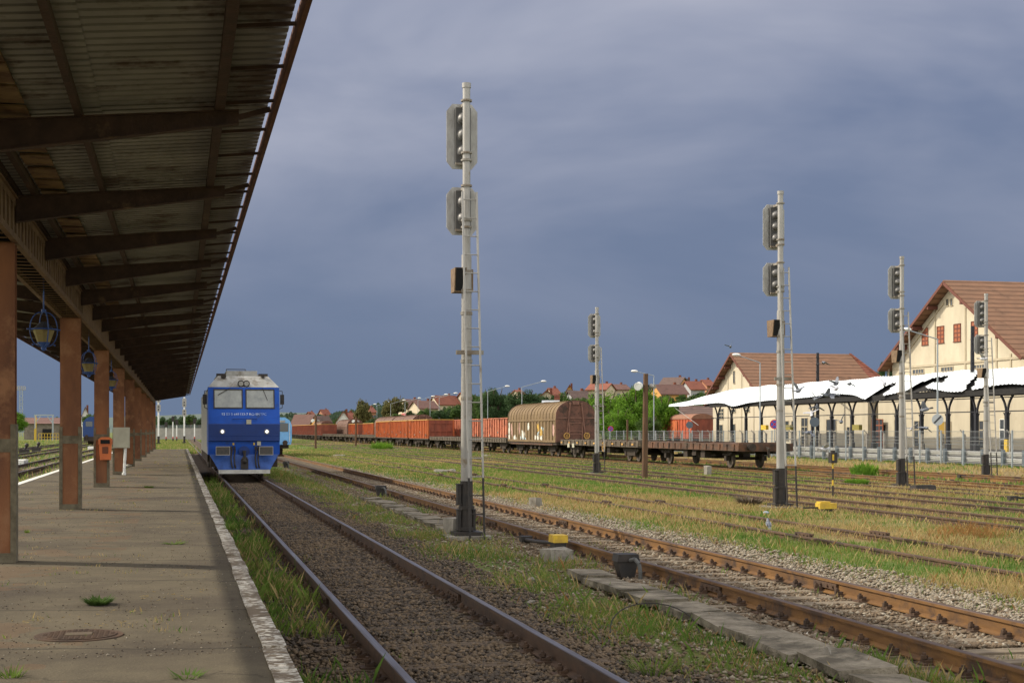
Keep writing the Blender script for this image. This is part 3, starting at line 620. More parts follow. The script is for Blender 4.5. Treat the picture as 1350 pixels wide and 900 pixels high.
# ------------------------------------------------------------------ station canopy
can = thing('platform_canopy', 'long rusty brown butterfly canopy on square columns roofing the platform', 'canopy', (-2.14, 0, 0))
Y0C, Y1C = -3.0, 127.0; ZR = EYE
def zr(dx): return ZR + 2.93 + .27 * (abs(dx) / 3.05)          # underside of roof sheets at distance dx from the ridge line
beam_r = []
def beam(sx):
    mb = MB(); xa, xb = .20 * sx, 2.70 * sx
    za, zb = zr(.2) - .10, zr(2.7) - .10
    for (w, dz0, dz1) in ((.012, 0, 0),):
        mb.add([(xa, -w, za - .30), (xb, -w, zb - .115), (xb, -w, zb), (xa, -w, za), (xa, w, za - .30), (xb, w, zb - .115), (xb, w, zb), (xa, w, za)],
               [(0, 1, 2, 3), (7, 6, 5, 4), (0, 4, 5, 1), (1, 5, 6, 2), (2, 6, 7, 3), (3, 7, 4, 0)])
    mb.bar((xa, 0, za - .305), (xb, 0, zb - .12), .11, .014); mb.bar((xa, 0, za + .002), (xb, 0, zb + .002), .11, .014)
    mb.bar((xb, 0, zb - .06), (3.00 * sx, 0, zr(3.0) - .09), .03, .05)
    return mb
bR = beam(1).build('rafter', beam_m, can); bL = beam(-1).build('rafter', beam_m, can)
ybm = [-2.0, 2.0, 14.1] + [18.5 + 4 * k for k in range(0, 28)]
bR.location.y = bL.location.y = ybm[0]
for y in ybm[1:]:
    for s_ in (bR, bL):
        c_ = s_.copy(); COL.objects.link(c_); c_.parent = can; c_.location.y = y
for sx in (-1, 1):                                               # corrugated sheets, ribs across the platform
    V_ = []; y = Y0C; prof = []
    while y < Y1C: prof += [(y, 0), (y + .128, 0), (y + .138, .055), (y + .190, .055)]; y += .2
    nP = len(prof); mb = MB()
    cuts = [(.16, 1.42, 0.0), (1.36, 2.995, .012)]
    for xa, xb, dz in cuts:
        vs = [(sx * xa, p, zr(xa) + q + dz) for p, q in prof] + [(sx * xb, p, zr(xb) + q + dz) for p, q in prof]
        mb.add(vs, [(i, i + 1, nP + i + 1, nP + i) for i in range(nP - 1)])
    mb.build('roof_sheet', roof_sheet, can)
    mb = MB(); mb.box(sx * 3.045 - .02, sx * 3.045 + .02, Y0C, Y1C, zr(3) - .14, zr(3) + .02)
    mb.build('fascia', fascia_m, can)
    for q, w, hh in ((2.52, .09, .10), (1.22, .06, .09), (.42, .06, .09)):
        MB().box(sx * q - w / 2, sx * q + w / 2, Y0C, Y1C, zr(q) - .10, zr(q) - .002).build('purlin', beam_m, can)
    mb = MB(); y = Y0C
    while y < Y1C - .8:
        if random.random() < .55: mb.box(min(sx * .48, sx * .78), max(sx * .48, sx * .78), y, y + random.uniform(.5, .78), zr(.8) - .055, zr(.8) - .035); y += .8
    mb.build('boarding', board_m, can)['kind'] = 'stuff'
    for k in range(49):                                         # thin hangers from the outer purlin to the fascia
        y = 7.2 + k * 1.333
        MB().bar((sx * 2.52, y, zr(2.5) - .07), (sx * 3.02, y, zr(3.0) - .06), .02, .03).build('hanger_bar', beam_m, can)
    mb = MB(); x0, x1 = sx * .16, sx * .20                      # slotted girder, one each side of the columns
    mb.box(x0, x1, Y0C, Y1C, ZR + 2.30, ZR + 2.40); mb.box(x0, x1, Y0C, Y1C, ZR + 2.74, ZR + 2.82)
    y = Y0C
    while y < 31: mb.box(x0 + .012 * sx, x1 - .004 * sx, y, y + .19, ZR + 2.40, ZR + 2.74); y += .40
    mb.box(x0 + .01 * sx, x1 - .005 * sx, 31, Y1C, ZR + 2.40, ZR + 2.74)
    mb.box(min(x0, x0 + sx * .07), max(x0, x0 + sx * .07), Y0C, Y1C, ZR + 2.285, ZR + 2.299); mb.box(min(x1 - .1 * sx, x1 + .03 * sx), max(x1 - .1 * sx, x1 + .03 * sx), Y0C, Y1C, ZR + 2.821, ZR + 2.84)
    mb.build('girder', girder_m, can)
    MB().box(min(x0 - .03 * sx, x0 - .02 * sx), max(x0 - .03 * sx, x0 - .02 * sx), Y0C, 31, ZR + 2.36, ZR + 2.80).build('slot_shade_plate', dark_in, can)  # dark plate added behind the slots, standing in for the shade inside
mb = MB(); y = Y0C
while y < Y1C: mb.box(-.15, .15, y, y + .06, ZR + 2.286, ZR + 2.298); y += .42
mb.build('batten_plates', girder_m, can)['kind'] = 'stuff'
MB().box(-.22, .22, Y0C, Y1C, ZR + 2.88, ZR + 2.90).box(-.24, -.20, Y0C, Y1C, ZR + 2.9, ZR + 3.05).box(.20, .24, Y0C, Y1C, ZR + 2.9, ZR + 3.05).build('gutter', beam_m, can)
HC = EYE + 2.285 - PLAT_Z
mbc = MB().box(-.165, .165, -.10, .10, PLAT_Z, PLAT_Z + HC)
mbc.box(-.2, .2, -.115, -.10, PLAT_Z, PLAT_Z + HC - .01).box(-.2, .2, .10, .115, PLAT_Z, PLAT_Z + HC - .01)
c0 = mbc.build('column', col_paint, can)
g = MB()
for sx in (-1, 1):
    g.box(sx * .215 - (.065 if sx > 0 else 0) , sx * .215 + (0 if sx > 0 else .065), -.128, -.116, PLAT_Z + .001, PLAT_Z + 1.68); g.box(min(sx * .215, sx * .203), max(sx * .215, sx * .203), -.115, .13, PLAT_Z + .001, PLAT_Z + 1.68)
g.box(-.15, .15, -.126, -.116, PLAT_Z + 1.34, PLAT_Z + 1.50); g.box(-.15, .15, -.126, -.116, PLAT_Z + .001, PLAT_Z + .12)
gd = g.build('corner_guard', col_guard, c0)
ycol = [18.5 + 12 * k for k in range(-1, 10)]; c0.location.y = ycol[0]
for y in ycol[1:]:
    c_ = c0.copy(); COL.objects.link(c_); c_.parent = can; c_.location.y = y; d = gd.copy(); COL.objects.link(d); d.parent = c_

# hanging lamps
def lamp():
    t = thing('hanging_lamp', '', 'lamp', (0, 0, 0))
    MB().cyl((0, 0, .42), (0, 0, 1.0), .014, n=8).cyl((0, 0, .38), (0, 0, .43), .045, n=10).build('stem', lamp_blue, t)
    mb = MB()
    for k in range(4):
        a = k * pi / 2 + .4; pts = []
        for j in range(13):
            q = pi * j / 12; r = .235 * sin(q) ** .8 + .02; pts.append((cos(a) * r, sin(a) * r, .38 - .62 * (1 - cos(q)) / 2))
        mb.tube(pts, .010, 6)
    for j in range(20):
        a0, a1 = 2 * pi * j / 20, 2 * pi * (j + 1) / 20; mb.cyl((.24 * cos(a0), .24 * sin(a0), .07), (.24 * cos(a1), .24 * sin(a1), .07), .012, n=6)
    for k in range(4):
        a = k * pi / 2 + .4; mb.cyl((.24 * cos(a), .24 * sin(a), .07), (.31 * cos(a), .31 * sin(a), .07), .013, n=6); mb.ball((.2 * cos(a), .2 * sin(a), -.21), .02, n=6, k=4)
    mb.build('frame', lamp_blue, t)
    MB().cyl((0, 0, -.16), (0, 0, .06), .115, .195, n=8).build('glass_shade', lamp_glass, t)
    MB().cyl((0, 0, .061), (0, 0, .17), .215, .09, n=8).ball((0, 0, .17), .09, (1, 1, .5)).build('lamp_cap', mat('dark_lamp_cap', (.035, .035, .04), .6), t)
    MB().cyl((0, 0, -.16), (0, 0, -.20), .12, .10).cyl((0, 0, -.20), (0, 0, -.26), .07, .05).ball((0, 0, -.27), .05).build('finial', lamp_blue, t)
    return t
L0 = lamp(); zl = 3.45
for i, (y, lab) in enumerate(((24.5, 'blue iron lamp hanging between the first and second columns'), (36.5, 'blue iron lamp hanging between the second and third columns'),
                 (48.5, 'blue iron lamp hanging between the third and fourth columns'))):
    o = L0 if i == 0 else dup(L0, (0, 0, 0)); o.location = (-2.14, y, zl + .12); o.scale = (.88, .88, .9); o['label'] = lab; o['group'] = 'lamps hanging under the platform canopy'; o.rotation_euler = (0, 0, .3 * i)

# litter bin on the third column, cabinet on the fourth, litter, manhole
t = thing('litter_bin', 'orange plastic litter bin fixed to the third canopy column', 'litter bin', (-2.02, 42.5 - .13, PLAT_Z + .78)); t.scale = (.74, .9, .71)
MB().prism([(-.20, 0), (.20, 0), (.23, .62), (-.23, .62)], 'y', -.36, -.04).build('bin_body', orange_bin, t)
MB().prism([(-.25, .62), (.25, .62), (.25, .82), (.15, .90), (-.15, .90), (-.25, .82)], 'y', -.40, -.02).build('bin_hood', orange_bin, t)
MB().box(-.17, .17, -.412, -.403, .64, .80).build('slot', dark_in, t)
MB().box(-.11, .11, -.372, -.363, .25, .52).build('sticker', mat('dark_sticker', (.15, .05, .025), .6), t)
t = thing('electric_cabinet', 'beige metal electric cabinet on a pipe beside the fourth column', 'cabinet', (-2.02, 54.2, PLAT_Z))
MB().box(-.30, .28, -.30, .0, .98, 1.72).build('cabinet_box', cab_beige, t)
MB().box(-.28, .26, -.312, -.303, 1.01, 1.69).build('cabinet_door', cab_beige, t)
MB().cyl((.08, -.15, 0), (.13, -.15, .98), .05).cyl((.08, -.15, 0), (.08, -.15, .08), .075).build('pipe', white_p, t)
x, y = gp(168, 617, PLAT_Z); mb = MB()
for k in range(9): mb.ball((random.uniform(-.35, .35), random.uniform(-.2, .2), .06 + random.random() * .05), random.uniform(.06, .13), (1.3, 1, .7), 8, 5)
tag(mb.build('litter_bag', mat('dirty_white_plastic', (.5, .47, .4), .6, (.3, .27, .2), 8), loc=(x, y, PLAT_Z)), 'crumpled dirty white bag lying behind the fourth column', 'litter')
x, y = gp(104, 839, PLAT_Z)
t = thing('manhole_cover', 'round rusty iron manhole cover set in the platform', 'manhole cover', (x, y, PLAT_Z + .004))
MB().cyl((0, 0, 0), (0, 0, .012), .335, n=40).build('cover_frame', rust_rail_dark, t)
mb = MB().cyl((0, 0, .0125), (0, 0, .019), .285, n=40)
for i in range(-6, 7):
    for j in range(-6, 7):
        if (i * i + j * j) ** .5 < 6.2 and not (abs(i) < 3 and abs(j) < 3): mb.cbox((i * .042, j * .042, .0205), (.026, .026, .004))
mb.build('cover_plate', rust_rail_dark, t)
MB().box(-.10, .10, -.08, .08, .019, .024).build('centre_plate', mat('worn_plate', (.12, .09, .06), .7), t)

# ------------------------------------------------------------------ signal masts
def signal_mast():
    t = thing('signal_mast', '', 'railway signal')
    MB().cyl((0, 0, 1.05), (0, 0, 3.0), .108, .104, 16).cyl((0, 0, 3.0), (0, 0, 5.3), .10, .095, 16).cyl((0, 0, 5.3), (0, 0, 8.5), .076, .072, 16).cyl((0, 0, 8.44), (0, 0, 8.53), .085, n=16).build('pole', steel, t, True)
    MB().cyl((0, 0, .1), (0, 0, 1.05), .125, .120, 16).cyl((0, 0, .12), (0, 0, .18), .16).cyl((0, 0, .52), (0, 0, .58), .15).box(-.26, .26, -.26, .26, .03, .1).build('pole_foot', black_p, t)
    MB().box(-.42, .42, -.42, .42, -.3, .03).build('foundation', concrete, t)
    rc = mat('rusty_clamp', (.17, .13, .09), .6, (.26, .25, .22), 5)
    for z in (8.20, 7.22, 7.08, 6.60, 5.95, 5.82): MB().cyl((0, 0, z - .018), (0, 0, z + .018), .105, n=14).build('clamp', rc, t)
    for z in (4.98, 4.62, 4.2, 3.3, 2.6): MB().cyl((0, 0, z - .03), (0, 0, z + .03), .112, n=14).build('clamp', rc, t)
    MB().box(-.22, .30, -.14, -.09, 3.42, 3.50).build('ladder_bracket', rc, t)
    for (z0, z1, n) in ((6.99, 8.23, 3), (5.73, 6.64, 2)):
        w, c = .30, .14
        h = MB().prism([(-w, z0 + c), (-w + c * .8, z0), (w - c * .8, z0), (w, z0 + c), (w, z1 - c), (w - c * .8, z1), (-w + c * .8, z1), (-w, z1 - c)], 'y', .44, .46).build('signal_head', steel_dull, t)
        zc = (z0 + z1) / 2; hh = .155 * n + .06
        MB().box(-.145, .145, .30, .4385, zc - hh, zc + hh).build('housing_back', mat('housing_dark', (.06, .058, .055), .6), h)
        for k in range(n):
            z = zc + (k - (n - 1) / 2) * .31
            MB().ball((0, .30, z), .115, (1, 1.15, 1), 16, 10).cyl((0, .296, z), (0, .33, z), .13, n=18).build('lamp_housing', silver, h, True)
            MB().cyl((0, .46, z), (0, .66, z), .12, .13, 16, caps=False).build('lamp_visor', black_p, h)
        MB().box(-.03, .03, .05, .44, z1 - .08, z1 - .02).box(-.03, .03, .05, .44, z0 + .06, z0 + .12).box(-.16, .1, .26, .30, z0 + .05, z0 + .09).build('bracket', mat('rusty_clamp', (0, 0, 0)), h)
    b_ = MB().prism([(-.02, 4.60), (.30, 4.60), (.34, 5.05), (-.12, 5.05)], 'x', -.24, -.02).box(.02, .13, .0, .3, 4.62, 5.03).build('route_indicator', box_brown, t)
    MB().prism([(-.128, 5.04), (-.026, 4.62), (-.024, 4.62), (-.126, 5.04)], 'x', -.22, -.04).build('indicator_face', dark_in, b_)
    def ladder(z0, z1, m, nm):
        mb = MB(); f = lambda z: -.16 - .34 * (6.46 - z) / 6.46; g_ = lambda z: .045 + .08 * (6.46 - z) / 6.46
        for q in (-.135, .135): mb.bar((g_(z0) + q - .02, f(z0), z0), (g_(z1) + q - .02, f(z1), z1), .032, .05)
        z = .45
        while z < 6.4:
            if z0 < z < z1: mb.cyl((g_(z) - .155, f(z), z), (g_(z) + .115, f(z), z), .011, n=6)
            z += .345
        return mb.build(nm, m, t)
    ladder(1.12, 6.46, steel, 'ladder'); ladder(-.05, 1.12, black_p, 'ladder_foot')
    for (z0, z1, x0, x1) in ((.62, .98, -.185, -.115), (.14, .50, -.18, -.115), (.14, .50, .115, .16)):
        MB().box(x0, x1, -.08, .08, z0, z1).box(x0 - .012, x1 + .008, -.095, .095, z0 - .02, z0).box(x0 - .012, x1 + .008, -.095, .095, z1, z1 + .02).build('cable_box', black_p, t)
    return t
SM = signal_mast()
ms = [(615, 707, 1.0, 'tallest and nearest grey signal mast with ladder, between the two near tracks', 5.27),
      (1029, 668, .985, 'grey signal mast with ladder standing left of the small yellow point box', 15.3),
      (1189, 641, .975, 'grey signal mast in front of the large cream gabled building', 25.1),
      (1300, 628, .955, 'grey signal mast close to the crash barrier, rightmost of the masts', 34.1),
      (787, 624, .985, 'grey signal mast just right of the tan hooded wagon', 19.0)]
for i, (px, py, sc_, lab, L_) in enumerate(ms):
    o = SM if i == 0 else dup(SM, (0, 0, 0)); o.location = (L_, sL(px, L_), 0); s_m = sL(px, L_); o.scale = (1, 1, zat({615: 110, 1029: 252, 1189: 338, 1300: 387, 787: 405}[px], s_m * CT + L_ * ST) / 8.53); o['label'] = lab
    o['group'] = 'tall signal masts in the yard'
# far signal masts past the end of the platform
for px, D, h, lab in ((209, 205, 7.5, 'distant pale signal mast seen just past the end of the canopy'), (243, 215, 7.0, 'distant pale signal mast beside the left flank of the locomotive')):
    x, y = ray(px, D); t = thing('signal_mast', lab, 'railway signal', (x, y, 0))
    MB().cyl((0, 0, 1.2), (0, 0, h), .12).build('pole', white_p, t); MB().cyl((0, 0, 0), (0, 0, 1.2), .16).box(-.3, .3, -.3, .3, 0, .3).build('pole_foot', black_p, t)
    for z0, z1 in ((h - 1.5, h - .2), (h - 2.8, h - 1.8)):
        hd = MB().prism([(-.3, z0 + .1), (-.2, z0), (.2, z0), (.3, z0 + .1), (.3, z1 - .1), (.2, z1), (-.2, z1), (-.3, z1 - .1)], 'y', -.25, -.2).build('signal_head', steel, t)
        for k in range(2): MB().cyl((0, -.26, z0 + .3 + k * .4), (0, -.3, z0 + .3 + k * .4), .1).build('lens', black_p, hd)
for px, h, lab in ((219, 3.6, 'short dwarf signal post, leftmost of the far group beyond the platform'), (228, 4.6, 'tallest dwarf signal post in the far group beyond the platform'), (233, 4.0, 'dwarf signal post just right of the tallest in the far group'),
                   (256.5, 4.2, 'dwarf signal post right against the locomotive side, far away')):
    x, y = ray(px, 260); t = thing('dwarf_signal', lab, 'railway signal', (x, y, 0), group='small signals beyond the platform end')
    MB().cyl((0, 0, .9), (0, 0, h - .9), .1).build('post', white_p, t); MB().cyl((0, 0, .6), (0, 0, .9), .105).build('red_band', mat('red_band', (.5, .05, .03), .6), t)
    MB().cyl((0, 0, 0), (0, 0, .6), .12).build('post_foot', black_p, t); MB().prism([(-.28, 0), (.28, 0), (.28, .8), (.15, 1), (-.15, 1), (-.28, .8)], 'y', -.1, .05).build('signal_head', black_p, t).location.z = h - 1

# ------------------------------------------------------------------ locomotive
RZ = .17
loco = thing('diesel_locomotive', 'blue diesel locomotive with lit headlights standing at the platform', 'locomotive', (2.40, 55.4, RZ))
hw = 1.33
# front shell: profile in (y, z), mid-blue
pf = [(0.0, .92), (0.0, 1.43), (-.10, 1.50), (-.14, 1.62), (-.14, 2.05), (-.04, 2.32), (.10, 2.62), (.30, 3.47), (1.6, 3.47), (1.6, .92)]
MB().prism(pf, 'x', -hw, hw).build('cab_front', blue_p, loco)
MB().prism([(-.145, 1.44), (-.145, 1.62), (-.145, 2.03), (-.10, 2.12), (-.147, 2.06), (-.149, 1.62), (-.11, 1.49), (-.01, 1.42)], 'x', -hw + .003, hw - .003).build('nose_band', blue_dk, loco)
body = MB(); cs = [(-hw, .92), (hw, .92), (hw, 3.42), (.95, 3.90), (-.95, 3.90), (-hw, 3.42)]
body.prism([(a * 1.003, b_) for a, b_ in cs], 'y', 1.601, 17.0).build('body', cream_side, loco)
# sloped grey roof front
r0 = [(-hw, .30, 3.475), (hw, .30, 3.475), (hw, 1.6, 3.475), (-hw, 1.6, 3.475), (-.95, 1.0, 3.92), (.95, 1.0, 3.92), (.95, 1.6, 3.92), (-.95, 1.6, 3.92)]
MB().add(r0, [(0, 3, 2, 1), (4, 5, 6, 7), (0, 1, 5, 4), (1, 2, 6, 5), (2, 3, 7, 6), (3, 0, 4, 7)]).build('cab_roof', grey_roof, loco)
rb = MB().box(-.62, .55, 1.2, 3.2, 3.92, 4.13).box(-.9, .9, 3.6, 9, 3.92, 4.08).box(-.25, .25, 1.19, 1.2, 3.98, 4.06); rb.build('roof_equipment', grey_roof, loco)
MB().tube([(-.62, 1.3, 4.13), (-.62, 1.3, 4.19), (.1, 1.3, 4.19), (.1, 1.3, 4.13)], .015).box(-1.0, -.65, 1.15, 1.4, 3.92, 4.02).box(.6, .95, 1.15, 1.4, 3.92, 4.02).build('roof_rail', black_p, loco)
MB().cyl((-.74, .78, 3.90), (-.74, 1.0, 3.92), .10, .08).cyl((.74, .80, 3.92), (.74, 1.0, 3.93), .07, .06).build('horn', black_p, loco)
for x0, x1 in ((-1.09, -.085), (.10, 1.11)):
    f = lambda z: .10 + (z - 2.62) * .2 / .85
    def q(xa, xb, za, zb, off): return [(xa, f(za) - off, za), (xb, f(za) - off, za), (xb, f(zb) - off, zb), (xa, f(zb) - off, zb)]
    fr_ = MB()
    for (xa, xb, za, zb) in ((x0 - .04, x1 + .04, 2.66, 2.705), (x0 - .04, x1 + .04, 3.36, 3.405), (x0 - .04, x0, 2.7, 3.37), (x1, x1 + .04, 2.7, 3.37)):
        A = q(xa, xb, za, zb, .025); B = q(xa, xb, za, zb, .0); fr_.add(A + B, [(0, 1, 2, 3), (0, 4, 5, 1), (1, 5, 6, 2), (2, 6, 7, 3), (3, 7, 4, 0)])
    w_ = fr_.build('windscreen', black_p, loco)
    MB().add(q(x0, x1, 2.70, 3.37, .008), [(0, 1, 2, 3)]).build('pane', glass, w_)
    sgn = -1 if x0 < 0 else 1
    MB().tube([(x0 + .6, f(3.42) - .05, 3.45), (x0 + (.12 if sgn < 0 else .78), f(3.1) - .04, 3.17 if sgn < 0 else 2.98)], .011, 6).build('wiper', black_p, w_)
for x in (-.105, .105):
    m_ = MB().cyl((x, .42, 3.62), (x, .30, 3.61), .125, n=20).build('marker_lamp', black_p, loco); MB().cyl((x, .299, 3.61), (x, .29, 3.61), .09, n=20).build('lens', grey_roof, m_)
for x in (-.81, .84):
    m_ = MB().cyl((x, -.10, 1.79), (x, -.175, 1.79), .095, n=20).build('headlight', steel, loco); MB().cyl((x, -.176, 1.79), (x, -.182, 1.79), .05, n=20).build('headlight_lens', lamp_on, m_)
MB().box(.08, .26, -.16, -.06, 2.07, 2.24).build('number_box', cab_beige, loco)
MB().tube([(-.42, -.10, 2.24), (-.42, -.16, 2.27), (.45, -.16, 2.27), (.45, -.10, 2.24)], .012, 6).build('handrail', blue_dk, loco)
fc = bpy.data.curves.new('running_number', 'FONT'); fc.body = '92 53 0 641133-7 RO-SNTFC'; fc.size = .138; fc.align_x = 'CENTER'; fc.extrude = .002; fc.materials.append(mat('faded_white_letters', (.62, .66, .72), .7, (.2, .3, .55), 3.0, lo=.45, hi=.62))
fo = bpy.data.objects.new('running_number', fc); COL.objects.link(fo); fo.parent = loco; fo.location = (0, .012, 2.44); fo.rotation_euler = (radians(90 - 25), 0, 0)
fo.location = (0, -.012, 2.405)
bpy.context.view_layer.update()
fm_ = bpy.data.meshes.new_from_object(fo); fo2 = link('running_number', fm_, loco); fo2.location = fo.location; fo2.rotation_euler = fo.rotation_euler; bpy.data.objects.remove(fo); fo2.name = 'running_number'
# buffers
for x0, x1 in ((-1.06, -.54), (.54, 1.06)):
    b_ = MB().cyl(((x0 + x1) / 2, 0, 1.07), ((x0 + x1) / 2, -.40, 1.07), .09).cyl(((x0 + x1) / 2, 0, 1.07), ((x0 + x1) / 2, -.12, 1.07), .15).box(x0 + .02, x1 - .02, -.46, -.42, .93, 1.21).build('buffer', mat('buffer_face', (.05, .05, .05), .7, (.08, .07, .06), 12), loco)
    mb = MB(); mb.box(x0, x1, -.465, -.415, 1.211, 1.235).box(x0, x1, -.465, -.415, .905, .929).box(x0, x0 + .019, -.465, -.415, .93, 1.21).box(x1 - .019, x1, -.465, -.415, .93, 1.21); mb.build('buffer_rim', steel, b_)
MB().box(-1.25, 1.25, -.02, -.005, .92, 1.40).build('buffer_beam', blue_p, loco)
pl_ = MB(); pl_.add([(-1.29, -.10, .93), (1.29, -.10, .93), (.96, -.32, .36), (-.96, -.32, .36), (-1.29, .1, .93), (1.29, .1, .93), (.96, -.1, .36), (-.96, -.1, .36)], [(0, 3, 2, 1), (4, 5, 6, 7), (0, 1, 5, 4), (1, 2, 6, 5), (2, 3, 7, 6), (3, 0, 4, 7)])
pl_.build('plough', blue_lt, loco); MB().box(-.95, .95, -.36, -.10, .21, .355).build('plough_bar', mat('grimy_white_bar', (.5, .5, .47), .7, (.36, .35, .32), 5), loco)
mb = MB().cyl((0, -.02, 1.05), (0, -.12, 1.05), .2, n=16); mb.build('hook_plate', blue_dk, loco)
mb = MB().box(-.06, .06, -.42, -.0, .98, 1.08).cyl((0, -.42, 1.03), (0, -.42, .7), .05).box(-.14, .14, -.40, -.34, .38, .76).ball((0, -.4, .68), .10); mb.cyl((-.1, -.4, .78), (.1, -.4, .78), .06); mb.build('coupling', black_p, loco)
for x in (-.48, -.36, .42, .52):
    MB().tube([(x, -.02, 1.14), (x + .02, -.16, 1.08), (x - .02, -.30, .82), (x, -.36, .55), (x + .04, -.33, .42)], .028, 8).box(x - .035, x + .035, -.12, -.02, 1.1, 1.24).build('brake_hose', black_p, loco)
for x in (-.40, .37): MB().box(x - .03, x + .03, -.06, -.025, 1.28, 1.37).build('yellow_tap', yellow_p, loco)
MB().box(.48, .62, -.10, -.025, 1.27, 1.42).build('socket', cab_beige, loco)
for x in (-1.05, -.75, .95, .72): MB().box(x - .09, x + .09, -.10, .0, .72, .90).build('step', black_p, loco)
for sx in (-1, 1):
    m_ = MB().tube([(sx * 1.33, .5, 3.35), (sx * 1.46, .45, 3.33), (sx * 1.46, .45, 2.7), (sx * 1.33, .5, 2.65)], .012, 6).build('mirror_bracket', black_p, loco)
    MB().box(sx * 1.45 - .075, sx * 1.45 + .075, .37, .42, 2.82, 3.20).build('mirror', black_p, m_)
    mb = MB().box(sx * 1.30 - .02, sx * 1.30 + .02, 2, 16.8, .60, .92)
    mb.build('side_frame', grime, loco)
    MB().box(sx * 1.335 - .004, sx * 1.335 + .008, 1.75, 2.3, 1.2, 3.2).build('cab_door', blue_p, loco)
    for y in (1.8, 3.2, 4.6, 12, 13.4, 14.8): MB().cyl((sx * .68, y, .5), (sx * .80, y, .5), .5, n=28).cyl((sx * .8, y, .5), (sx * 1.0, y, .5), .12).build('wheel', wheel_m, loco)
    mb = MB().box(sx * .9 - .06, sx * .9 + .06, 1.0, 5.4, .35, .75).box(sx * .9 - .06, sx * .9 + .06, 11.2, 15.6, .35, .75); mb.build('bogie_frame', grime, loco)
MB().box(-1.2, 1.2, 6, 10.6, .3, .92).build('fuel_tank', grime, loco)
MB().box(-1.25, 1.25, .05, 1.0, .45, .92).build('underframe', grime, loco)

# light blue coach on the main track
t = thing('light_blue_railcar', 'light blue round-shouldered rail vehicle standing right behind the locomotive on the main track', 'railcar', (7.05, 112, RZ))
sec = [(-1.35, .75), (1.35, .75), (1.42, 1.1), (1.42, 2.2), (1.28, 2.6), (.9, 2.85), (-.9, 2.85), (-1.28, 2.6), (-1.42, 2.2), (-1.42, 1.1)]
MB().prism(sec, 'y', 0, 12).build('body', sky_blue, t)
MB().box(-1.15, -.15, -.02, -.004, 1.75, 2.4).box(.15, 1.15, -.02, -.004, 1.75, 2.4).build('window', glass_dk, t)
MB().box(-.9, .9, -.06, -.004, 2.45, 2.62).build('ventilator', steel_dull, t)
for x in (-1.25, 1.25): MB().cyl((x, -.05, .95), (x, -.05, 2.4), .02).build('handrail', white_p, t)
for x in (-.87, .87): MB().cyl((x, 0, .9), (x, -.5, .9), .1).cyl((x, -.5, .9), (x, -.55, .9), .2).build('buffer', grime, t)
for y in (1.5, 4, 9, 11): MB().cyl((-.8, y, .42), (.8, y, .42), .42, n=20).build('wheelset', grime, t)
MB().box(-1.2, 1.2, .3, 11.7, .45, .75).build('underframe', grime, t)

# ------------------------------------------------------------------ goods wagons (origin: near end, centre, rail top; length along +Y)
def running_gear(t, L_, bogies, rz=RZ, gm_=grime):
    ys_ = (1.7, 3.5, L_ - 3.5, L_ - 1.7) if bogies else (2.6, L_ - 2.6)
    for y in ys_:
        for sx in (-1, 1):
            w = MB().cyl((sx * .70, y, .46), (sx * .83, y, .46), .46, n=22).cyl((sx * .83, y, .46), (sx * .98, y, .46), .10, n=10).build('wheel', wheel_m, t)
            MB().box(sx * .98 - .10, sx * .98 + .10, y - .15, y + .15, .34, .60).box(sx * .98 - .04, sx * .98 + .04, y - .55, y + .55, .62, .70).build('axle_box', gm_, w)
        MB().cyl((-.7, y, .46), (.7, y, .46), .08, n=8).build('axle', gm_, t)
    mb = MB()
    if bogies:
        for yc in (2.6, L_ - 2.6):
            for sx in (-1, 1): mb.prism([(yc - 1.5, .62), (yc - .5, .34), (yc + .5, .34), (yc + 1.5, .62), (yc + 1.5, .80), (yc - 1.5, .80)], 'x', sx * .98 - .05, sx * .98 + .05)
            mb.box(-1, 1, yc - .2, yc + .2, .4, .8)
    for sx in (-1, 1):
        mb.box(sx * .55 - .07, sx * .55 + .07, .25, L_ - .25, .72, 1.0)
        for k in range(3): mb.box(sx * 1.05 - .2, sx * 1.05 + .2, L_ * .35 + k * 1.3, L_ * .35 + k * 1.3 + .6, .45 + .1 * (k % 2), .98)
    mb.bar((-.9, L_ * .3, .6), (-.9, L_ * .7, .6), .06, .06); mb.box(-.3, .3, L_ * .42, L_ * .58, .4, .9)
    mb.build('underframe', gm_, t)
    for y0, d in ((0, -1), (L_, 1)):
        for x in (-.875, .875): MB().cyl((x, y0, 1.05), (x, y0 + d * .42, 1.05), .085).cyl((x, y0 + d * .42, 1.05), (x, y0 + d * .46, 1.05), .19, n=14).cyl((x, y0, 1.05), (x, y0 + d * .12, 1.05), .14).build('buffer', gm_, t)
        MB().bar((0, y0, 1.02), (0, y0 + d * .4, .95), .08, .1).bar((0, y0 + d * .3, .98), (0, y0 + d * .32, .55), .1, .06).build('coupling', gm_, t)
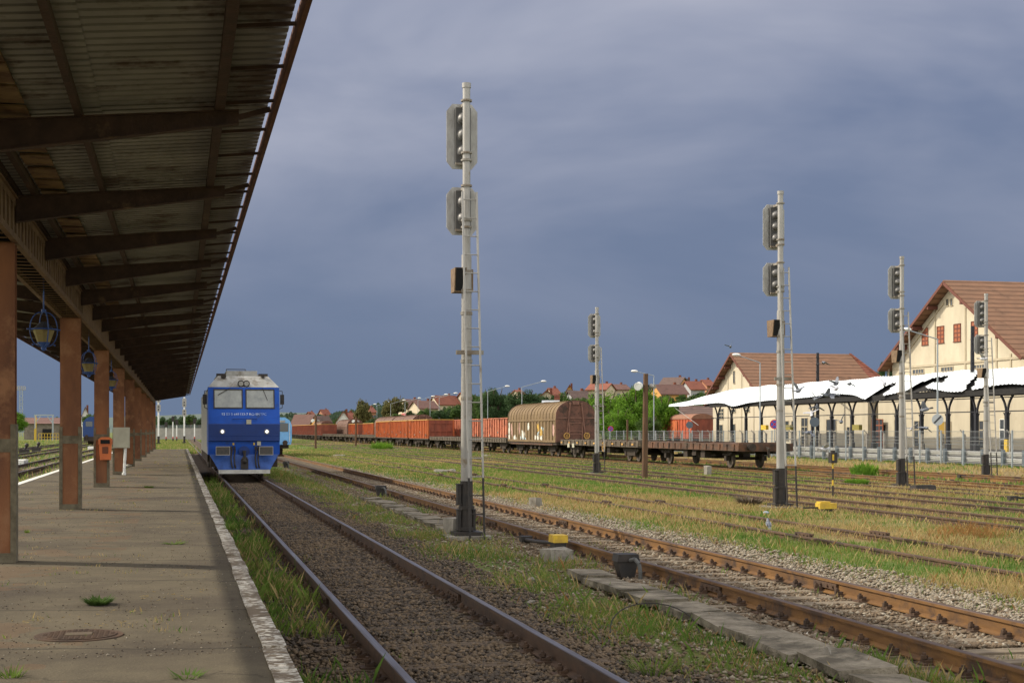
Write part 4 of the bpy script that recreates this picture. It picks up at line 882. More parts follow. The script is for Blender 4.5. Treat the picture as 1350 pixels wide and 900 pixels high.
def flat_wagon(L_, dm, label='', stakes=False, bogies=False, yel=False):
    t = thing('flat_wagon', label, 'flat wagon')
    mb = MB().box(-1.40, 1.40, 0, L_, 1.10, 1.22)
    for sx in (-1, 1):
        mb.box(sx * 1.36 - .05, sx * 1.36 + .05, .02, L_ - .02, .86, 1.098)
        y = .5
        while y < L_ - .3: mb.box(sx * 1.43 - .03, sx * 1.43 + .03, y, y + .14, .92, 1.18); y += .95
    mb.box(-1.35, 1.35, -.03, .06, .84, 1.098).box(-1.35, 1.35, L_ - .06, L_ + .03, .84, 1.098)
    y = .3
    while y < L_ - .4:
        if random.random() < .5: mb.box(random.uniform(-1.3, 0), random.uniform(.1, 1.3), y, y + random.uniform(.1, .4), 1.22, 1.22 + random.uniform(.01, .05))
        y += .5
    mb.build('deck', dm, t)
    if yel:
        for k in range(9):
            y = .7 + k * (L_ - 1.4) / 8; MB().box(-1.475, -1.462, y, y + .35, .98, 1.08).build('lashing_hook', wag_yel, t)
    if yel:
        mb = MB()
        for k in range(20): a0, a1 = 2 * pi * k / 20, 2 * pi * (k + 1) / 20; mb.cyl((-1.5, L_ * .38 + .3 * cos(a0), .82 + .3 * sin(a0)), (-1.5, L_ * .38 + .3 * cos(a1), .82 + .3 * sin(a1)), .022, n=6)
        mb.bar((-1.5, L_ * .38 - .3, .82), (-1.5, L_ * .38 + .3, .82), .03, .03).bar((-1.5, L_ * .38, .55), (-1.5, L_ * .38, 1.1), .03, .03); mb.build('handwheel', wag_yel, t)
        for k in range(2): MB().box(-1.49, -1.45, L_ * .78 + k * 1.2, L_ * .78 + k * 1.2 + .5, .70, .98).build('number_plate', cab_beige, t)
    if stakes: MB().bar((-1.38, L_ * .12, .95), (-1.38, L_ * .12, 2.5), .09, .09).build('stake', wood_pole, t)
    running_gear(t, L_, bogies); return t
def open_wagon(L_, m, top=wag_yel, H=3.0, label='', end=wag_or):
    t = thing('open_wagon', label, 'open wagon')
    mb = MB(); w = 1.34
    for sx in (-1, 1):
        mb.box(sx * w - .03, sx * w + .03, 0, L_, 1.0, H); n = int(L_ / 1.1); 
        for k in range(n + 1):
            y = k * (L_ - .14) / n; mb.box(sx * (w + .085) - .055, sx * (w + .085) + .055, y, y + .14, 1.02, H - .02)
    mb.box(-w + .031, w - .031, .05, L_ - .05, 1.0, 1.06); mb.build('side_wall', m, t)
    ew = wag_maroon if end is wag_or else end  # maroon ends put the shade of that side into the colour
    MB().box(-w + .031, w - .031, L_ - .03, L_ + .03, 1.0, H).build('end_wall', ew, t)
    mb = MB().box(-w + .031, w - .031, -.03, .03, 1.0, H)
    for x in (-1.2, -.62, 0, .62, 1.2): mb.box(x - .05, x + .05, -.11, -.031, 1.02, H - .03)
    mb.box(-1.3, 1.3, -.125, -.031, 1.75, 1.85).box(-1.3, 1.3, -.125, -.031, 2.6, 2.68); mb.build('end_wall', wag_maroon if end is wag_or else end, t)
    mb = MB()
    for sx in (-1, 1): mb.box(sx * (w + .03) - .09, sx * (w + .03) + .09, -.04, L_ + .04, H + .001, H + .08)
    mb.box(-w + .1, w - .1, -.1, .06, H + .001, H + .08).box(-w + .1, w - .1, L_ - .06, L_ + .1, H + .001, H + .08); mb.build('top_rail', top, t)
    mb = MB()
    for k in range(4):
        y = 1.2 + k * (L_ - 2.4) / 3; mb.box(-w - .16, -w - .145, y - .25, y + .25, 1.3 + .3 * (k % 2), 1.45 + .3 * (k % 2))
    mb.build('lettering_panel', mat('dark_lettering', (.05, .045, .04), .8, (.4, .38, .3), 18, lo=.5, hi=.6), t)
    MB().box(-1.38, 1.38, 0, L_, .86, .995).build('sole_bar', grime, t)
    running_gear(t, L_, True); return t
def hood_section(mb, y0, y1, w, z0, zs, zt, out=0, n=18):
    pts = [(-w - out, z0)] + [(-(w + out) * cos(pi * k / n), zs + (zt + out - zs) * sin(pi * k / n) ** .85) for k in range(n + 1)] + [(w + out, z0)]
    mb.prism([(a_, b_) for a_, b_ in pts][::-1], 'y', y0, y1)
def hood_wagon(L_, m, endm, label='', graffiti=False):
    t = thing('hooded_wagon', label, 'hooded wagon'); w = 1.42; zs = 2.85; zt = 3.98
    mb = MB(); nsec = 2; g_ = .12
    for k in range(nsec):
        ya = .05 + k * L_ / 2 + (g_ / 2 if k else 0); yb = .05 + (k + 1) * (L_ - .1) / 2 - (0 if k else g_ / 2)
        hood_section(mb, ya, yb, w, 1.02, zs, zt)
        n = 8
        for j in range(n + 1):
            y = ya + j * (yb - ya - .07) / n; hood_section(mb, y, y + .07, w, 2.70, zs, zt, out=.035)
            for sx in (-1, 1): mb.box(sx * 1.43 - .05, sx * 1.43 + .05, y, y + .09, 1.15, 2.55)
        for sx in (-1, 1): mb.box(sx * 1.43 - .045, sx * 1.43 + .045, ya, yb, 1.0, 1.14); mb.box(sx * 1.43 - .045, sx * 1.43 + .045, ya, yb, 2.56, 2.69)
    hood_section(mb, L_ / 2 - .15, L_ / 2 + .15, w, 1.05, zs, zt, out=.06)
    mb.build('hood', m, t)
    mb = MB(); hood_section(mb, -.06, .04, w + .01, 1.0, zs, zt + .02, out=.03); mb.build('end_wall', endm, t); mb = MB(); hood_section(mb, L_ - .04, L_ + .06, w + .01, 1.0, zs, zt + .02, out=.03); mb.build('end_wall', endm, t)
    mb = MB()
    for sx in (-1, 1): mb.bar((sx * .75, -.10, 1.0), (sx * .55, -.12, 2.6), .09, .10).bar((sx * .55, -.10, 2.6), (sx * .42, -.12, 3.85), .09, .10).box(sx * .48 - .05, sx * .48 + .05, -.12, -.062, 1.05, 2.45).cyl((sx * .42, -.13, 3.78), (sx * .42, -.06, 3.78), .09)
    mb.box(-1.4, 1.4, -.1, -.062, 2.72, 2.80); [mb.box(-.46, .46, -.1, -.062, z, z + .06) for z in (1.55, 1.78, 2.35)]; mb.box(-.25, .25, -.14, -.062, 3.7, 3.95)
    mb.build('end_bracing', mat('bracing_brown', (.22, .11, .075), .7, (.14, .07, .05), 3), t)
    for x in (-.70, .78):
        mb = MB()
        for k in range(18): a0, a1 = 2 * pi * k / 18, 2 * pi * (k + 1) / 18; mb.cyl((x + .20 * cos(a0), -.20, 1.48 + .20 * sin(a0)), (x + .20 * cos(a1), -.20, 1.48 + .20 * sin(a1)), .03, n=6)
        for k in range(3): a0 = k * pi / 3; mb.bar((x - .2 * cos(a0), -.2, 1.48 - .2 * sin(a0)), (x + .2 * cos(a0), -.2, 1.48 + .2 * sin(a0)), .025, .025)
        mb.cyl((x, -.2, 1.48), (x, -.06, 1.48), .03); mb.build('handwheel', wag_yel, t)
    if graffiti:
        rnd = random.Random(5); cols = [mat('graffiti_pale_blue', (.42, .55, .6), .8), mat('graffiti_white', (.62, .6, .52), .8), mat('graffiti_ochre', (.45, .28, .06), .8), mat('graffiti_pink', (.45, .27, .22), .8)]
        for k, (ya, yb, za, zb, ci) in enumerate([(3.6, 5.4, 1.2, 2.05, 0), (3.9, 6.2, 1.12, 1.45, 1), (4.0, 5.8, 1.5, 2.25, 2), (9.2, 10.9, 1.1, 1.9, 0), (9.6, 10.6, 1.25, 1.75, 1), (11.3, 11.7, 1.6, 2.4, 3), (13.8, 14.4, 1.5, 2.5, 3), (12.2, 13.4, 1.1, 1.3, 1), (.6, .9, 1.6, 2.2, 3), (8.2, 8.5, 2.0, 2.3, 1), (14.8, 15.0, 1.3, 2.5, 1)]):
            mb = MB()
            for j in range(16):
                cy, cz = rnd.uniform(ya, yb), rnd.uniform(za, zb); r_ = rnd.uniform(.06, .22); nn = 7; ph = rnd.random() * 6
                pts = [(cy + r_ * rnd.uniform(.5, 1.2) * cos(ph + 2 * pi * q_ / nn), cz + r_ * 1.3 * rnd.uniform(.5, 1.2) * sin(ph + 2 * pi * q_ / nn)) for q_ in range(nn)]
                pts = [(a_, min(2.5, max(1.16, b_))) for a_, b_ in pts]
                mb.prism(pts, 'x', -1.4345 - k * .0012 - j * .00005, -1.4225)
            mb.build('graffiti', cols[ci], t)
    MB().box(-1.40, 1.40, 0, L_, .82, .99).build('sole_bar', grime, t)
    MB().box(-1.46, -1.36, 1.0, L_ - 1.0, .78, .90).build('side_rail', flat_deck, t)
    running_gear(t, L_, True); return t
def put(t, X, s, label, group=None):
    t.location = (X, s, RZ - .02); t['label'] = label
    if group: t['group'] = group
XA, XB = 27.6, 31.7
put(flat_wagon(14.3, flat_deck), XA, 65.0, 'empty rust-brown flat wagon, the nearest wagon of all')
put(flat_wagon(17.6, flat_grey, stakes=True, yel=True, bogies=True), XA, 80.6, 'empty grey-brown flat wagon with yellow hooks, coupled to the tan hooded wagon')
put(hood_wagon(15.3, hood_m, hood_end, graffiti=True), XA, 99.3, 'tan hooded wagon with arched ribbed cover and graffiti on its side')
fw = flat_wagon(18.0, flat_grey, bogies=True); GF = 'empty flat wagons beyond the tan hooded wagon'
put(fw, XA, 115.6, 'empty flat wagon directly behind the tan hooded wagon', GF)
put(dup(fw, (0, 0, 0)), XA, 134.7, 'empty flat wagon next to the shade-darkened end of the orange open wagons', GF)
for i, s in enumerate((196.0, 215.0, 234.0, 253.0)):
    put(dup(fw, (0, 0, 0)), XA, s, ['first', 'second', 'third', 'fourth'][i] + ' empty flat wagon behind the run of three big orange open wagons', GF)
ow = open_wagon(13.3, wag_or); G = 'orange and red open wagons'
put(ow, XA, 153.7, 'orange open wagon whose shade-darkened red end wall faces the camera', G)
for i, s in enumerate((168.0, 182.2)): put(dup(ow, (0, 0, 0)), XA, s, ['middle one of the run of three orange open wagons', 'farthest of the run of three orange open wagons'][i], G)
om = open_wagon(13.3, wag_maroon); put(om, XA, 273, 'maroon open wagon leading the far row by the two wooden posts', G)
for i in range(7): put(dup(om, (0, 0, 0)), XA, 287.3 + 14.3 * i, 'maroon open wagon in the far row, number %d after the leading one' % (i + 1) if False else ['second', 'third', 'fourth', 'fifth', 'sixth', 'seventh', 'eighth'][i] + ' maroon open wagon in the far row, counted from the near end', G)
osal = open_wagon(13.6, wag_red, top=wag_red); 
for i, s in enumerate((117.5, 132.0, 146.5)):
    put(osal if i == 0 else dup(osal, (0, 0, 0)), XB, s, ['salmon-red open wagon on the second siding touching the tan hooded wagon in view', 'salmon-red open wagon seen just right of the tallest signal mast', 'salmon-red open wagon seen just left of the tallest signal mast'][i], G)
hb = hood_wagon(18.5, hood_br, hood_end); GH = 'brown hooded wagons on the second siding'
for i, s in enumerate((190.0, 209.5, 266.0, 318.0)):
    put(hb if i == 0 else dup(hb, (0, 0, 0)), XB, s, ['brown hooded wagon just above the farthest of the three orange open wagons', 'brown hooded wagon with sloping cover in the gap behind the three orange wagons', 'brown hooded wagon with arched end behind the two separate orange open wagons', 'small maroon-brown arched wagon far along the second siding'][i], GH)
for i, s in enumerate((229.5, 250.5, 286.5, 301.0)): put(dup(ow, (0, 0, 0)), XB, s, ['orange open wagon behind the right wooden post', 'orange open wagon just left of the right wooden post', 'first orange open wagon past the arched brown wagon', 'second orange open wagon past the arched brown wagon'][i], G)
# red covered wagon behind the fence
t = thing('covered_wagon', 'orange-red covered goods wagon with arched roof behind the fence', 'covered wagon', (62, 165.5, .42))
L_ = 13; mb = MB().box(-1.35, 1.35, 0, L_, .6, 3.0)
for k in range(13): mb.box(-1.42, -1.351, k * 1.07, k * 1.07 + .1, .62, 2.95)
mb.build('body', mat('red_van_paint', (.42, .085, .03), .7, (.3, .06, .025), 2), t)
mb = MB(); n = 10; pts = [(-1.45 * cos(pi * k / n), 3.0 + .65 * sin(pi * k / n)) for k in range(n + 1)]; mb.prism(pts[::-1], 'y', -.1, L_ + .1); mb.build('roof', mat('rust_brown_roof', (.26, .12, .07), .8, (.2, .1, .06), 2), t)
MB().box(-1.36, 1.36, -.05, -.002, .6, 3.0).build('end_wall', wag_maroon, t); MB().box(-1.46, -1.422, 5, 7.4, .65, 2.8).build('door', wag_or, t)  # end wall in darker red, its shade put into the colour
for y in (2.5, 10.5): MB().cyl((-.8, y, .4), (.8, y, .4), .42).build('wheelset', grime, t)

# ------------------------------------------------------------------ small yard objects
def P(px, L_): return (L_, sL(px, L_), 0)
# concrete cable-trough slabs between the near tracks
y = 11.2; k = 0
slabs = []
for (ya, yb) in ((9.6, 18.6), (26.6, 42)):
    y = ya
    while y < yb:
        l_ = random.uniform(.75, 1.05); j = random.uniform(-.06, .06); h = random.uniform(-.045, .0) if y > 20 else random.uniform(-.015, .025)
        mb = MB().cbox((0, 0, 0), (random.uniform(.44, .56), l_ - .03, .08), rx=random.uniform(-.03, .03), ry=random.uniform(-.05, .05), rz=random.uniform(-.07, .07)); mb.v = [(a_ + random.uniform(-.02, .02), b_ + random.uniform(-.02, .02), c_ + random.uniform(-.006, .006)) for a_, b_, c_ in mb.v]
        o = mb.build('trough_cover_slab', conc_slab, loc=(5.42 + j, y + l_ / 2, .035 + h)); y += l_; slabs.append(o)
        tag(o, 'grey concrete slab in the cable trough cover line beside the main track' if y < 20 else 'sunken concrete slab of the cable trough beyond the tallest signal mast', 'concrete slab', 'cable trough slabs ' + ('near' if y < 20 else 'beyond the mast'))
def blk(name, px, L_, sz, lab, m=concrete, rz=0.2, z=None, cat='concrete block'):
    mb = MB().cbox((0, 0, 0), sz, rz=rz); nse = [(a_ + random.uniform(-.02, .02), b_ + random.uniform(-.02, .02), c_ + random.uniform(-.02, .02)) for a_, b_, c_ in mb.v]; mb.v = nse
    x, y, _ = P(px, L_); return tag(mb.build(name, m, loc=(x, y, (sz[2] / 2 - .03) if z is None else z)), lab, cat)
blk('concrete_block', 735, 5.65, (.40, .35, .22), 'rough pale concrete block in front of the yellow track box')
blk('concrete_block', 600, 5.15, (.30, .5, .36), 'concrete block at the left foot of the tallest signal mast')
blk('concrete_block', 790, 5.5, (.3, 1.6, .09), 'flat broken concrete kerb piece near the black junction box', rz=-.1)
blk('boundary_stone', 706, 9.2, (.22, .25, .26), 'pale boundary stone standing in the grass right of the main track', rz=.5, cat='stone')
blk('boundary_stone', 933, 23.4, (.26, .26, .42), 'short grey concrete stub in front of the rust-brown flat wagon', cat='stone')
blk('stone', 701, 4.55, (.10, .08, .07), 'small white stone in the weeds between the near tracks', rz=.4, cat='stone')
blk('stone', 699 , 3.95, (.09, .08, .06), 'little pale stone beside the right rail of the platform track', rz=.9, cat='stone')
blk('stone', 1091, 5.35, (.07, .06, .05), 'white pebble lying on a trough slab', rz=.9, z=.13, cat='stone')
t = thing('track_box', 'yellow point box on a black stand beside the main track', 'track box', P(736, 6.02))
MB().cbox((0, 0, .24), (.24, .32, .12)).build('box_lid', yellow_p, t); MB().cbox((0, 0, .10), (.20, .28, .16)).build('box_stand', black_p, t)
MB().tube([(0, .15, .15), (-.05, 1.2, .10), (-.02, 2.2, .06)], .03).box(-.1, .1, 2.15, 2.35, .02, .12).build('cable_pipe', black_p, t)
for px, L_, lab, s_ in ((825, 5.93, 'black cast junction box with curved hose beside the main track', 1.0), (502, 5.95, 'black junction box left of the tallest signal mast', 1.05), (377, 5.6, 'small black funnel-shaped box between the tracks near the locomotive', 1.1)):
    t = thing('junction_box', lab, 'junction box', P(px, L_)); t.scale = (s_,) * 3
    MB().prism([(-.16, .22), (.16, .22), (.14, .32), (-.14, .32)], 'y', -.13, .13).prism([(-.09, .0), (.09, .0), (.15, .22), (-.15, .22)], 'y', -.10, .10).build('box', black_p, t)
    MB().tube([(.02, -.13, .24), (.06, -.22, .26), (.10, -.28, .20), (.11, -.30, .08), (.11, -.30, -.02)], .028).build('hose', mat('grey_hose', (.09, .09, .085), .6), t)
# curved wire
x, y = gp(805, 838); pts = [(2.0 * 0 + .0 + .46 * (1 - cos(pi * k / 14)), 0.25 * sin(pi * k / 14), .30 * sin(pi * k / 14) ** .8 - .02) for k in range(15)]
tag(MB().tube(pts, .006, 6).build('bent_wire', black_p, loc=(x, y, 0)), 'thin black wire bent in an arc above the weeds', 'wire')
t = thing('point_machine', 'bright yellow point box in the grass right of the second signal mast', 'point machine', P(1089, 15.6)); t.scale = (.72, .72, .62)
MB().cbox((0, 0, .22), (.62, .4, .22)).cbox((-.1, 0, .36), (.36, .34, .07)).build('casing', yellow_p, t); MB().cbox((0, 0, .06), (.5, .3, .12)).box(-.85, -.3, -.04, .04, .12, .18).build('rod', black_p, t)
t = thing('marker_post', 'thin yellow and black striped marker post with a black head', 'marker post', P(1098, 19.2))
for k in range(6): MB().cyl((0, 0, k * .17), (0, 0, (k + 1) * .17), .028).build('post_band', yellow_p if k in (2, 5) else black_p, t)
MB().box(-.10, .10, -.10, .10, 1.02, 1.34).cyl((0, 0, 1.34), (0, 0, 1.40), .07).build('marker_head', black_p, t)
MB().box(-.07, -.01, -.11, -.101, 1.10, 1.28).build('marker_panel', yellow_p, t)
blk('cable_cabinet', 1217, 24.3, (.75, .4, .2), 'low black cable cabinet at the foot of the mast before the cream building', black_p, 0, cat='cabinet')
t = thing('point_lever', 'black point lever gear at the right edge between grassy tracks', 'point lever', P(1335, 23.0)); t.scale = (.42, .42, .42); MB().box(-.3, .3, -.2, .2, .05, .35).tube([(.2, 0, .3), (.6, 0, .2), (1.1, 0, .25)], .07).box(1.0, 1.4, -.15, .15, .1, .35).build('lever_gear', black_p, t)
t = thing('point_lever', 'dark point lever on the bright rusty siding near the last mast', 'point lever', P(1268, 31.0)); t.scale = (.5, .5, .5); MB().box(-.3, .3, -.2, .2, .15, .4).tube([(.2, 0, .3), (.6, 0, .25), (1.1, 0, .3)], .06).build('lever_gear', black_p, t)
mb = MB().ball((0, 0, .0), .055, (1.4, 1, .6), 8, 5); tag(mb.build('plastic_scrap', mat('pale_blue_plastic', (.35, .42, .5), .4), loc=(P(1010, 13.6)[0], P(1010, 13.6)[1], .05)), 'pale blue scrap of plastic near the second signal mast', 'litter')
for px, L_, sz, lab in ((447, 12.3, (.8, 1.6, .12), 'pale rubble patch in the grass beyond the main track'), (640, 23.2, (.5, .8, .14), 'white rubble lump left of the wagons in the grass'), (585, 12.5, (.9, 1.3, .16), 'grey-brown rubble mound in the grass before the orange wagons')):
    mb = MB()
    for k in range(14): mb.cbox((random.uniform(-.5, .5) * sz[0], random.uniform(-.5, .5) * sz[1], random.uniform(0, .5) * sz[2]), (random.uniform(.08, .3),) * 2 + (sz[2],), rz=random.random() * 3)
    tag(mb.build('rubble', mat('pale_rubble', (.45, .42, .35), .9, (.28, .25, .2), 6), loc=P(px, L_)), lab, 'rubble')

# wooden posts with floodlights
def lamp_post(px, L_, H, lab, small=False):
    t = thing('wooden_post', lab, 'wooden post', P(px, L_)); mb = MB(); r_ = .13
    z = 0; x_ = 0
    while z < H: mb.cyl((x_, 0, z), (x_ + .006, 0, min(H, z + .6)), r_ - .006 * z, r_ - .006 * (z + .6), 10); z += .6; x_ += .006
    mb.build('post', wood_pole, t, True)
    for sx in (-1, 1):
        q = 1 if sx < 0 else .62; MB().ball((sx * .27, -.05, H - .52), .155 * q, (1.1, 1, 1.1), 12, 8).cyl((sx * .27, -.05, H - .52), (sx * .38, -.2, H - .55), .155 * q, .17 * q, 14).build('floodlight', white_p if sx < 0 else steel, t)
    MB().bar((-.3, -.05, H - .5), (.3, -.05, H - .5), .05, .05).build('crossarm', iron_black, t); return t
lamp_post(850, 19.2, 4.4, 'tall brown wooden post with two white floodlights in front of the flat wagons')
lamp_post(416, 14.4, 3.6, 'left one of two distant dark wooden posts before the maroon wagons')
lamp_post(469, 21.5, 3.7, 'right one of two distant dark wooden posts before the orange wagons')

# ------------------------------------------------------------------ fence, guard rail, road furniture
FX = 44.0
t = thing('mesh_fence', 'tall galvanised steel mesh fence along the road', 'fence', (FX, 0, 0))
ys_f = [60 + 2.5 * k for k in range(45)]
p0 = MB().box(-.04, .04, -.03, .03, 0, 2.02).build('fence_post', fence_m, t); p0.location.y = ys_f[0]
for y in ys_f[1:]: c_ = p0.copy(); COL.objects.link(c_); c_.parent = t; c_.location.y = y
mb = MB()
for z in (.15, .8, 1.4, 1.95): mb.box(-.012, .012, ys_f[0], ys_f[-1], z - .012, z + .012)
y = ys_f[0]
while y < ys_f[-1]: mb.box(-.003, .003, y, y + .006, .1, 1.98); y += .1
mb.build('mesh_wires', wire_m, t)
t = thing('concrete_post_fence', 'row of old concrete fence posts with bent tops behind the mesh fence', 'fence', (55.2, 0, 0))
p0 = MB().box(-.09, .09, -.09, .09, 0, 1.75).bar((0, 0, 1.72), (-.3, 0, 2.05), .08, .06).build('fence_post', concrete, t); p0.location.y = 70
for k in range(1, 34): c_ = p0.copy(); COL.objects.link(c_); c_.parent = t; c_.location.y = 70 + 3 * k
mb = MB()
for z in (.5, 1.0, 1.5): mb.box(-.01, .01, 70, 169, z, z + .015)
mb.build('fence_wire', fence_m, t)
t = thing('crash_barrier', 'grey steel crash barrier running along the road behind the sidings', 'crash barrier', (45.2, 0, 0))
prof = [(-.03, .55), (.02, .58), (-.05, .63), (-.05, .66), (.0, .69), (-.05, .72), (-.05, .76), (0, .80), (.02, .80), (.02, .55)]
MB().prism(prof, 'y', 58, 190).build('barrier_beam', guard_m, t)
MB().prism([(a_, b_ - .34) for a_, b_ in prof], 'y', 58, 190).build('barrier_beam', guard_m, t).location.z = -.02
p0 = MB().box(-.22, -.06, -.11, .11, -.1, .92).build('barrier_post', mat('barrier_post_steel', (.13, .155, .175), .5, metal=.3), t); p0.location.y = 60
for k in range(1, 60): c_ = p0.copy(); COL.objects.link(c_); c_.parent = t; c_.location.y = 60 + 2.1 * k
def street_lamp(px, L_, ytop, hx, hy, label, group):
    s = sL(px, L_); D = L_ * ST + s * CT; z0 = 0; H = zat(ytop, D)
    t = thing('street_lamp', label, 'street lamp', (L_, s, 0), group=group)
    MB().cyl((0, 0, 0), (0, 0, H), .07, .05, 10).build('pole', fence_m, t)
    dpx = hx - px; dx = dpx / F * D; dz = (ytop - hy) / F * D
    ex, ey = dx * CT, -dx * ST
    MB().cyl((0, 0, H), (ex, ey, H + dz), .04, n=8).build('arm', fence_m, t)
    u = Vector((ex, ey, dz)).normalized(); b_ = MB().ball((ex + u.x * .3, ey + u.y * .3, H + dz + u.z * .3), .2, (2.0, 1.4, .7), 12, 8); b_.build('lamp_head', white_p, t, True)
GL = 'street lamps along the road'
street_lamp(1236, 49.5, 447, 1200, 436, 'street lamp in front of the large cream gabled building, arm to the left', GL)
street_lamp(1002, 49.5, 478, 975, 469, 'street lamp in front of the smaller cream gabled building', GL)
street_lamp(862, 49.5, 495, 840, 490, 'street lamp rising behind the wooden post with floodlights', GL)
for px, lab in ((688, 'street lamp whose head shows above the tan hooded wagon'), (643, 'street lamp just right of the tallest signal mast'), (579, 'street lamp just left of the tallest signal mast, arm to the right'), (567, 'second street lamp left of the tallest mast'),
                (551, 'third street lamp left of the tallest mast'), (534, 'fourth street lamp left of the tallest mast'), (515, 'street lamp in front of the right olive tree'), (497, 'street lamp between the two olive trees'), (479, 'street lamp in front of the left olive tree')):
    yt = HY - (px - 236) / 7.88; k = (px - 236) / 452; street_lamp(px, 46.0 if px > 580 else 46.0, yt, px + 26 * k, yt - 7 * k, lab, GL)
def round_sign(px, py, L_, r, face, lab, build=None):
    s, z = wp(px, py, L_); t = thing('road_sign', lab, 'road sign', (L_, s, 0), rz=-.25)
    MB().cyl((0, .03, 0), (0, .03, z + r), .035).build('post', fence_m, t)
    MB().cyl((0, 0, z), (0, -.02, z), r, n=24).build('sign_plate', face, t)
    if build == 'nostop':
        MB().cyl((0, -.021, z), (0, -.026, z), r * .78, n=24).build('sign_disc', mat('sign_blue', (.03, .10, .45), .5), t)
        mb = MB(); [mb.cbox((0, -.03, z), (r * 1.5, .006, r * .2), ry=a_) for a_ in (pi / 4, -pi / 4)]; mb.build('sign_cross', mat('sign_red', (.55, .03, .03), .5), t)
    if build == 'slash': MB().cbox((0, -.03, z), (r * 1.7, .006, r * .3), ry=-.8).build('sign_slash', mat('sign_dark', (.06, .06, .06), .5), t)
sr_ = mat('sign_red', (.55, .03, .03), .5); sb = mat('sign_back_grey', (.10, .12, .14), .5)
round_sign(805, 565, 47, .32, sr_, 'round red and blue no-stopping sign beside the green bushes', 'nostop')
round_sign(1021, 559, 47, .38, sr_, 'round red and blue no-stopping sign partly behind the second signal mast', 'nostop')
round_sign(909, 560, 47, .33, sb, 'dark back of a round road sign in front of the orange-red covered wagon')
round_sign(1074, 556, 47, .38, sb, 'dark back of a round road sign before the arched doorway')
round_sign(1236, 553, 48.5, .38, mat('sign_pale', (.45, .47, .46), .5), 'pale grey round sign with a dark diagonal bar on a lamp post', 'slash')
for px, y0, y1, L_, lab in ((1078, 465, 600, 64, 'dark telegraph pole with short cross-arms against the smaller tiled roof'), (1282, 430, 600, 60, 'dark telegraph pole with short cross-arms behind the rightmost signal mast')):
    s, z = wp(px, y0, L_); t = thing('telegraph_pole', lab, 'telegraph pole', (L_, s, 0)); MB().cyl((0, 0, 0), (0, 0, z), .2, .14).build('pole', iron_black, t)
    for k in range(5): MB().bar((-.55, -.9, z - .5 - k * .75), (.55, .9, z - .5 - k * .75), .1, .12).build('cross_arm', iron_black, t)

# ------------------------------------------------------------------ far platform canopy with white sheets
CX = 57.6
t = thing('white_canopy', 'long damaged canopy of white corrugated sheets on black iron Y-shaped posts', 'canopy', (0, 0, 0))
s_end = 163.0; s0 = 84.0; ds = .25; ns = int((s_end - s0) / ds); nv = 24
def eave(s):                                   # (x, z) of the front edge
    w = .07 * sin(s * .35) + .03 * sin(s * .9 + 1)
    dip = 0
    for c_, a_, wd in ((sL(974, 57), .75, 2.6), (sL(1149, 57), .8, 2.2), (sL(1262, 57), .25, 2.5)): dip += a_ * math.exp(-((s - c_) / wd) ** 2)
    rise = .35 * math.exp(-((s - sL(1095, 57)) / 5.5) ** 2) + .45 * math.exp(-((s - sL(1215, 57)) / 3.5) ** 2) + .3 * math.exp(-((s - sL(1330, 57)) / 4) ** 2)
    endk = sst((s - 149) / 14)
    z = 4.95 + w * .6 - dip * .5 + rise - .1 * endk
    return 56.8 - dip * .5 + rise * .8 + .3 * w, z
def ridge(s):
    k = sst((s - 147) / 17); return 60.4 - 3.5 * k, 6.70 + .05 * sin(s * .5) + .03 * sin(s * 1.3) - 1.6 * k
V_ = []
for i in range(ns + 1):
    s = s0 + i * ds; (xa, za), (xb, zb) = eave(s), ridge(s)
    for j in range(nv + 1):
        q_ = j / nv; bulge = .12 * sin(pi * q_) + .035 * ((i % 2) * 2 - 1); V_.append((xa + (xb - xa) * q_, s, za + (zb - za) * q_ + bulge))
tears = [(1150, 509, 527, 31), (1178, 508, 526, 34), (1283, 503, 524, 24)]
def torn(i, j):
    s = s0 + (i + .5) * ds; q_ = (j + .5) / nv
    for (pa, pb, L0_, q1, wd) in ((1156, 1181, 0, .62, 1.1), (1203, 1236, .0, .60, 1.5), (1226, 1247, .25, .64, .9), (1277, 1291, 0, .72, .5)):
        k_ = q_ / q1; base_ = sL(pa, 56.9) * (1 - k_) + sL(pb, 56.9 + 3.5 * q1) * k_
        if L0_ <= q_ <= q1 and abs(s - base_) < wd * (1 - .35 * k_) + .08 * sin(j * 1.3 + pa): return True
    return False
Fv = [(i * (nv + 1) + j, (i + 1) * (nv + 1) + j, (i + 1) * (nv + 1) + j + 1, i * (nv + 1) + j + 1) for i in range(ns) for j in range(nv) if not torn(i, j)]
MB().add(V_, Fv).build('roof_sheet', white_sheet, t)
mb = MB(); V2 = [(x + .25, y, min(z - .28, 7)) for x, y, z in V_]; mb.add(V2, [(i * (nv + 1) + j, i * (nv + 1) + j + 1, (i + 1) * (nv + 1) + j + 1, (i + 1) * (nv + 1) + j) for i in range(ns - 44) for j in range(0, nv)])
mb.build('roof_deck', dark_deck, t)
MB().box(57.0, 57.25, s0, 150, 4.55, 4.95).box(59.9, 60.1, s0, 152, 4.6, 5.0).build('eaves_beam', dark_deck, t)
mb = MB(); y = s0
while y < 151: mb.bar((57.1, y, 4.8), (60.3, y, 5.1), .12, .25); y += 2
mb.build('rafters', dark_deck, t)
MB().box(CX - .04, CX + .04, s0, 151, 3.35, 3.43).box(CX - .03, CX + .03, s0, sL(1150, CX), 2.0 + 2.35, 4.42).build('tie_rail', iron_black, t)
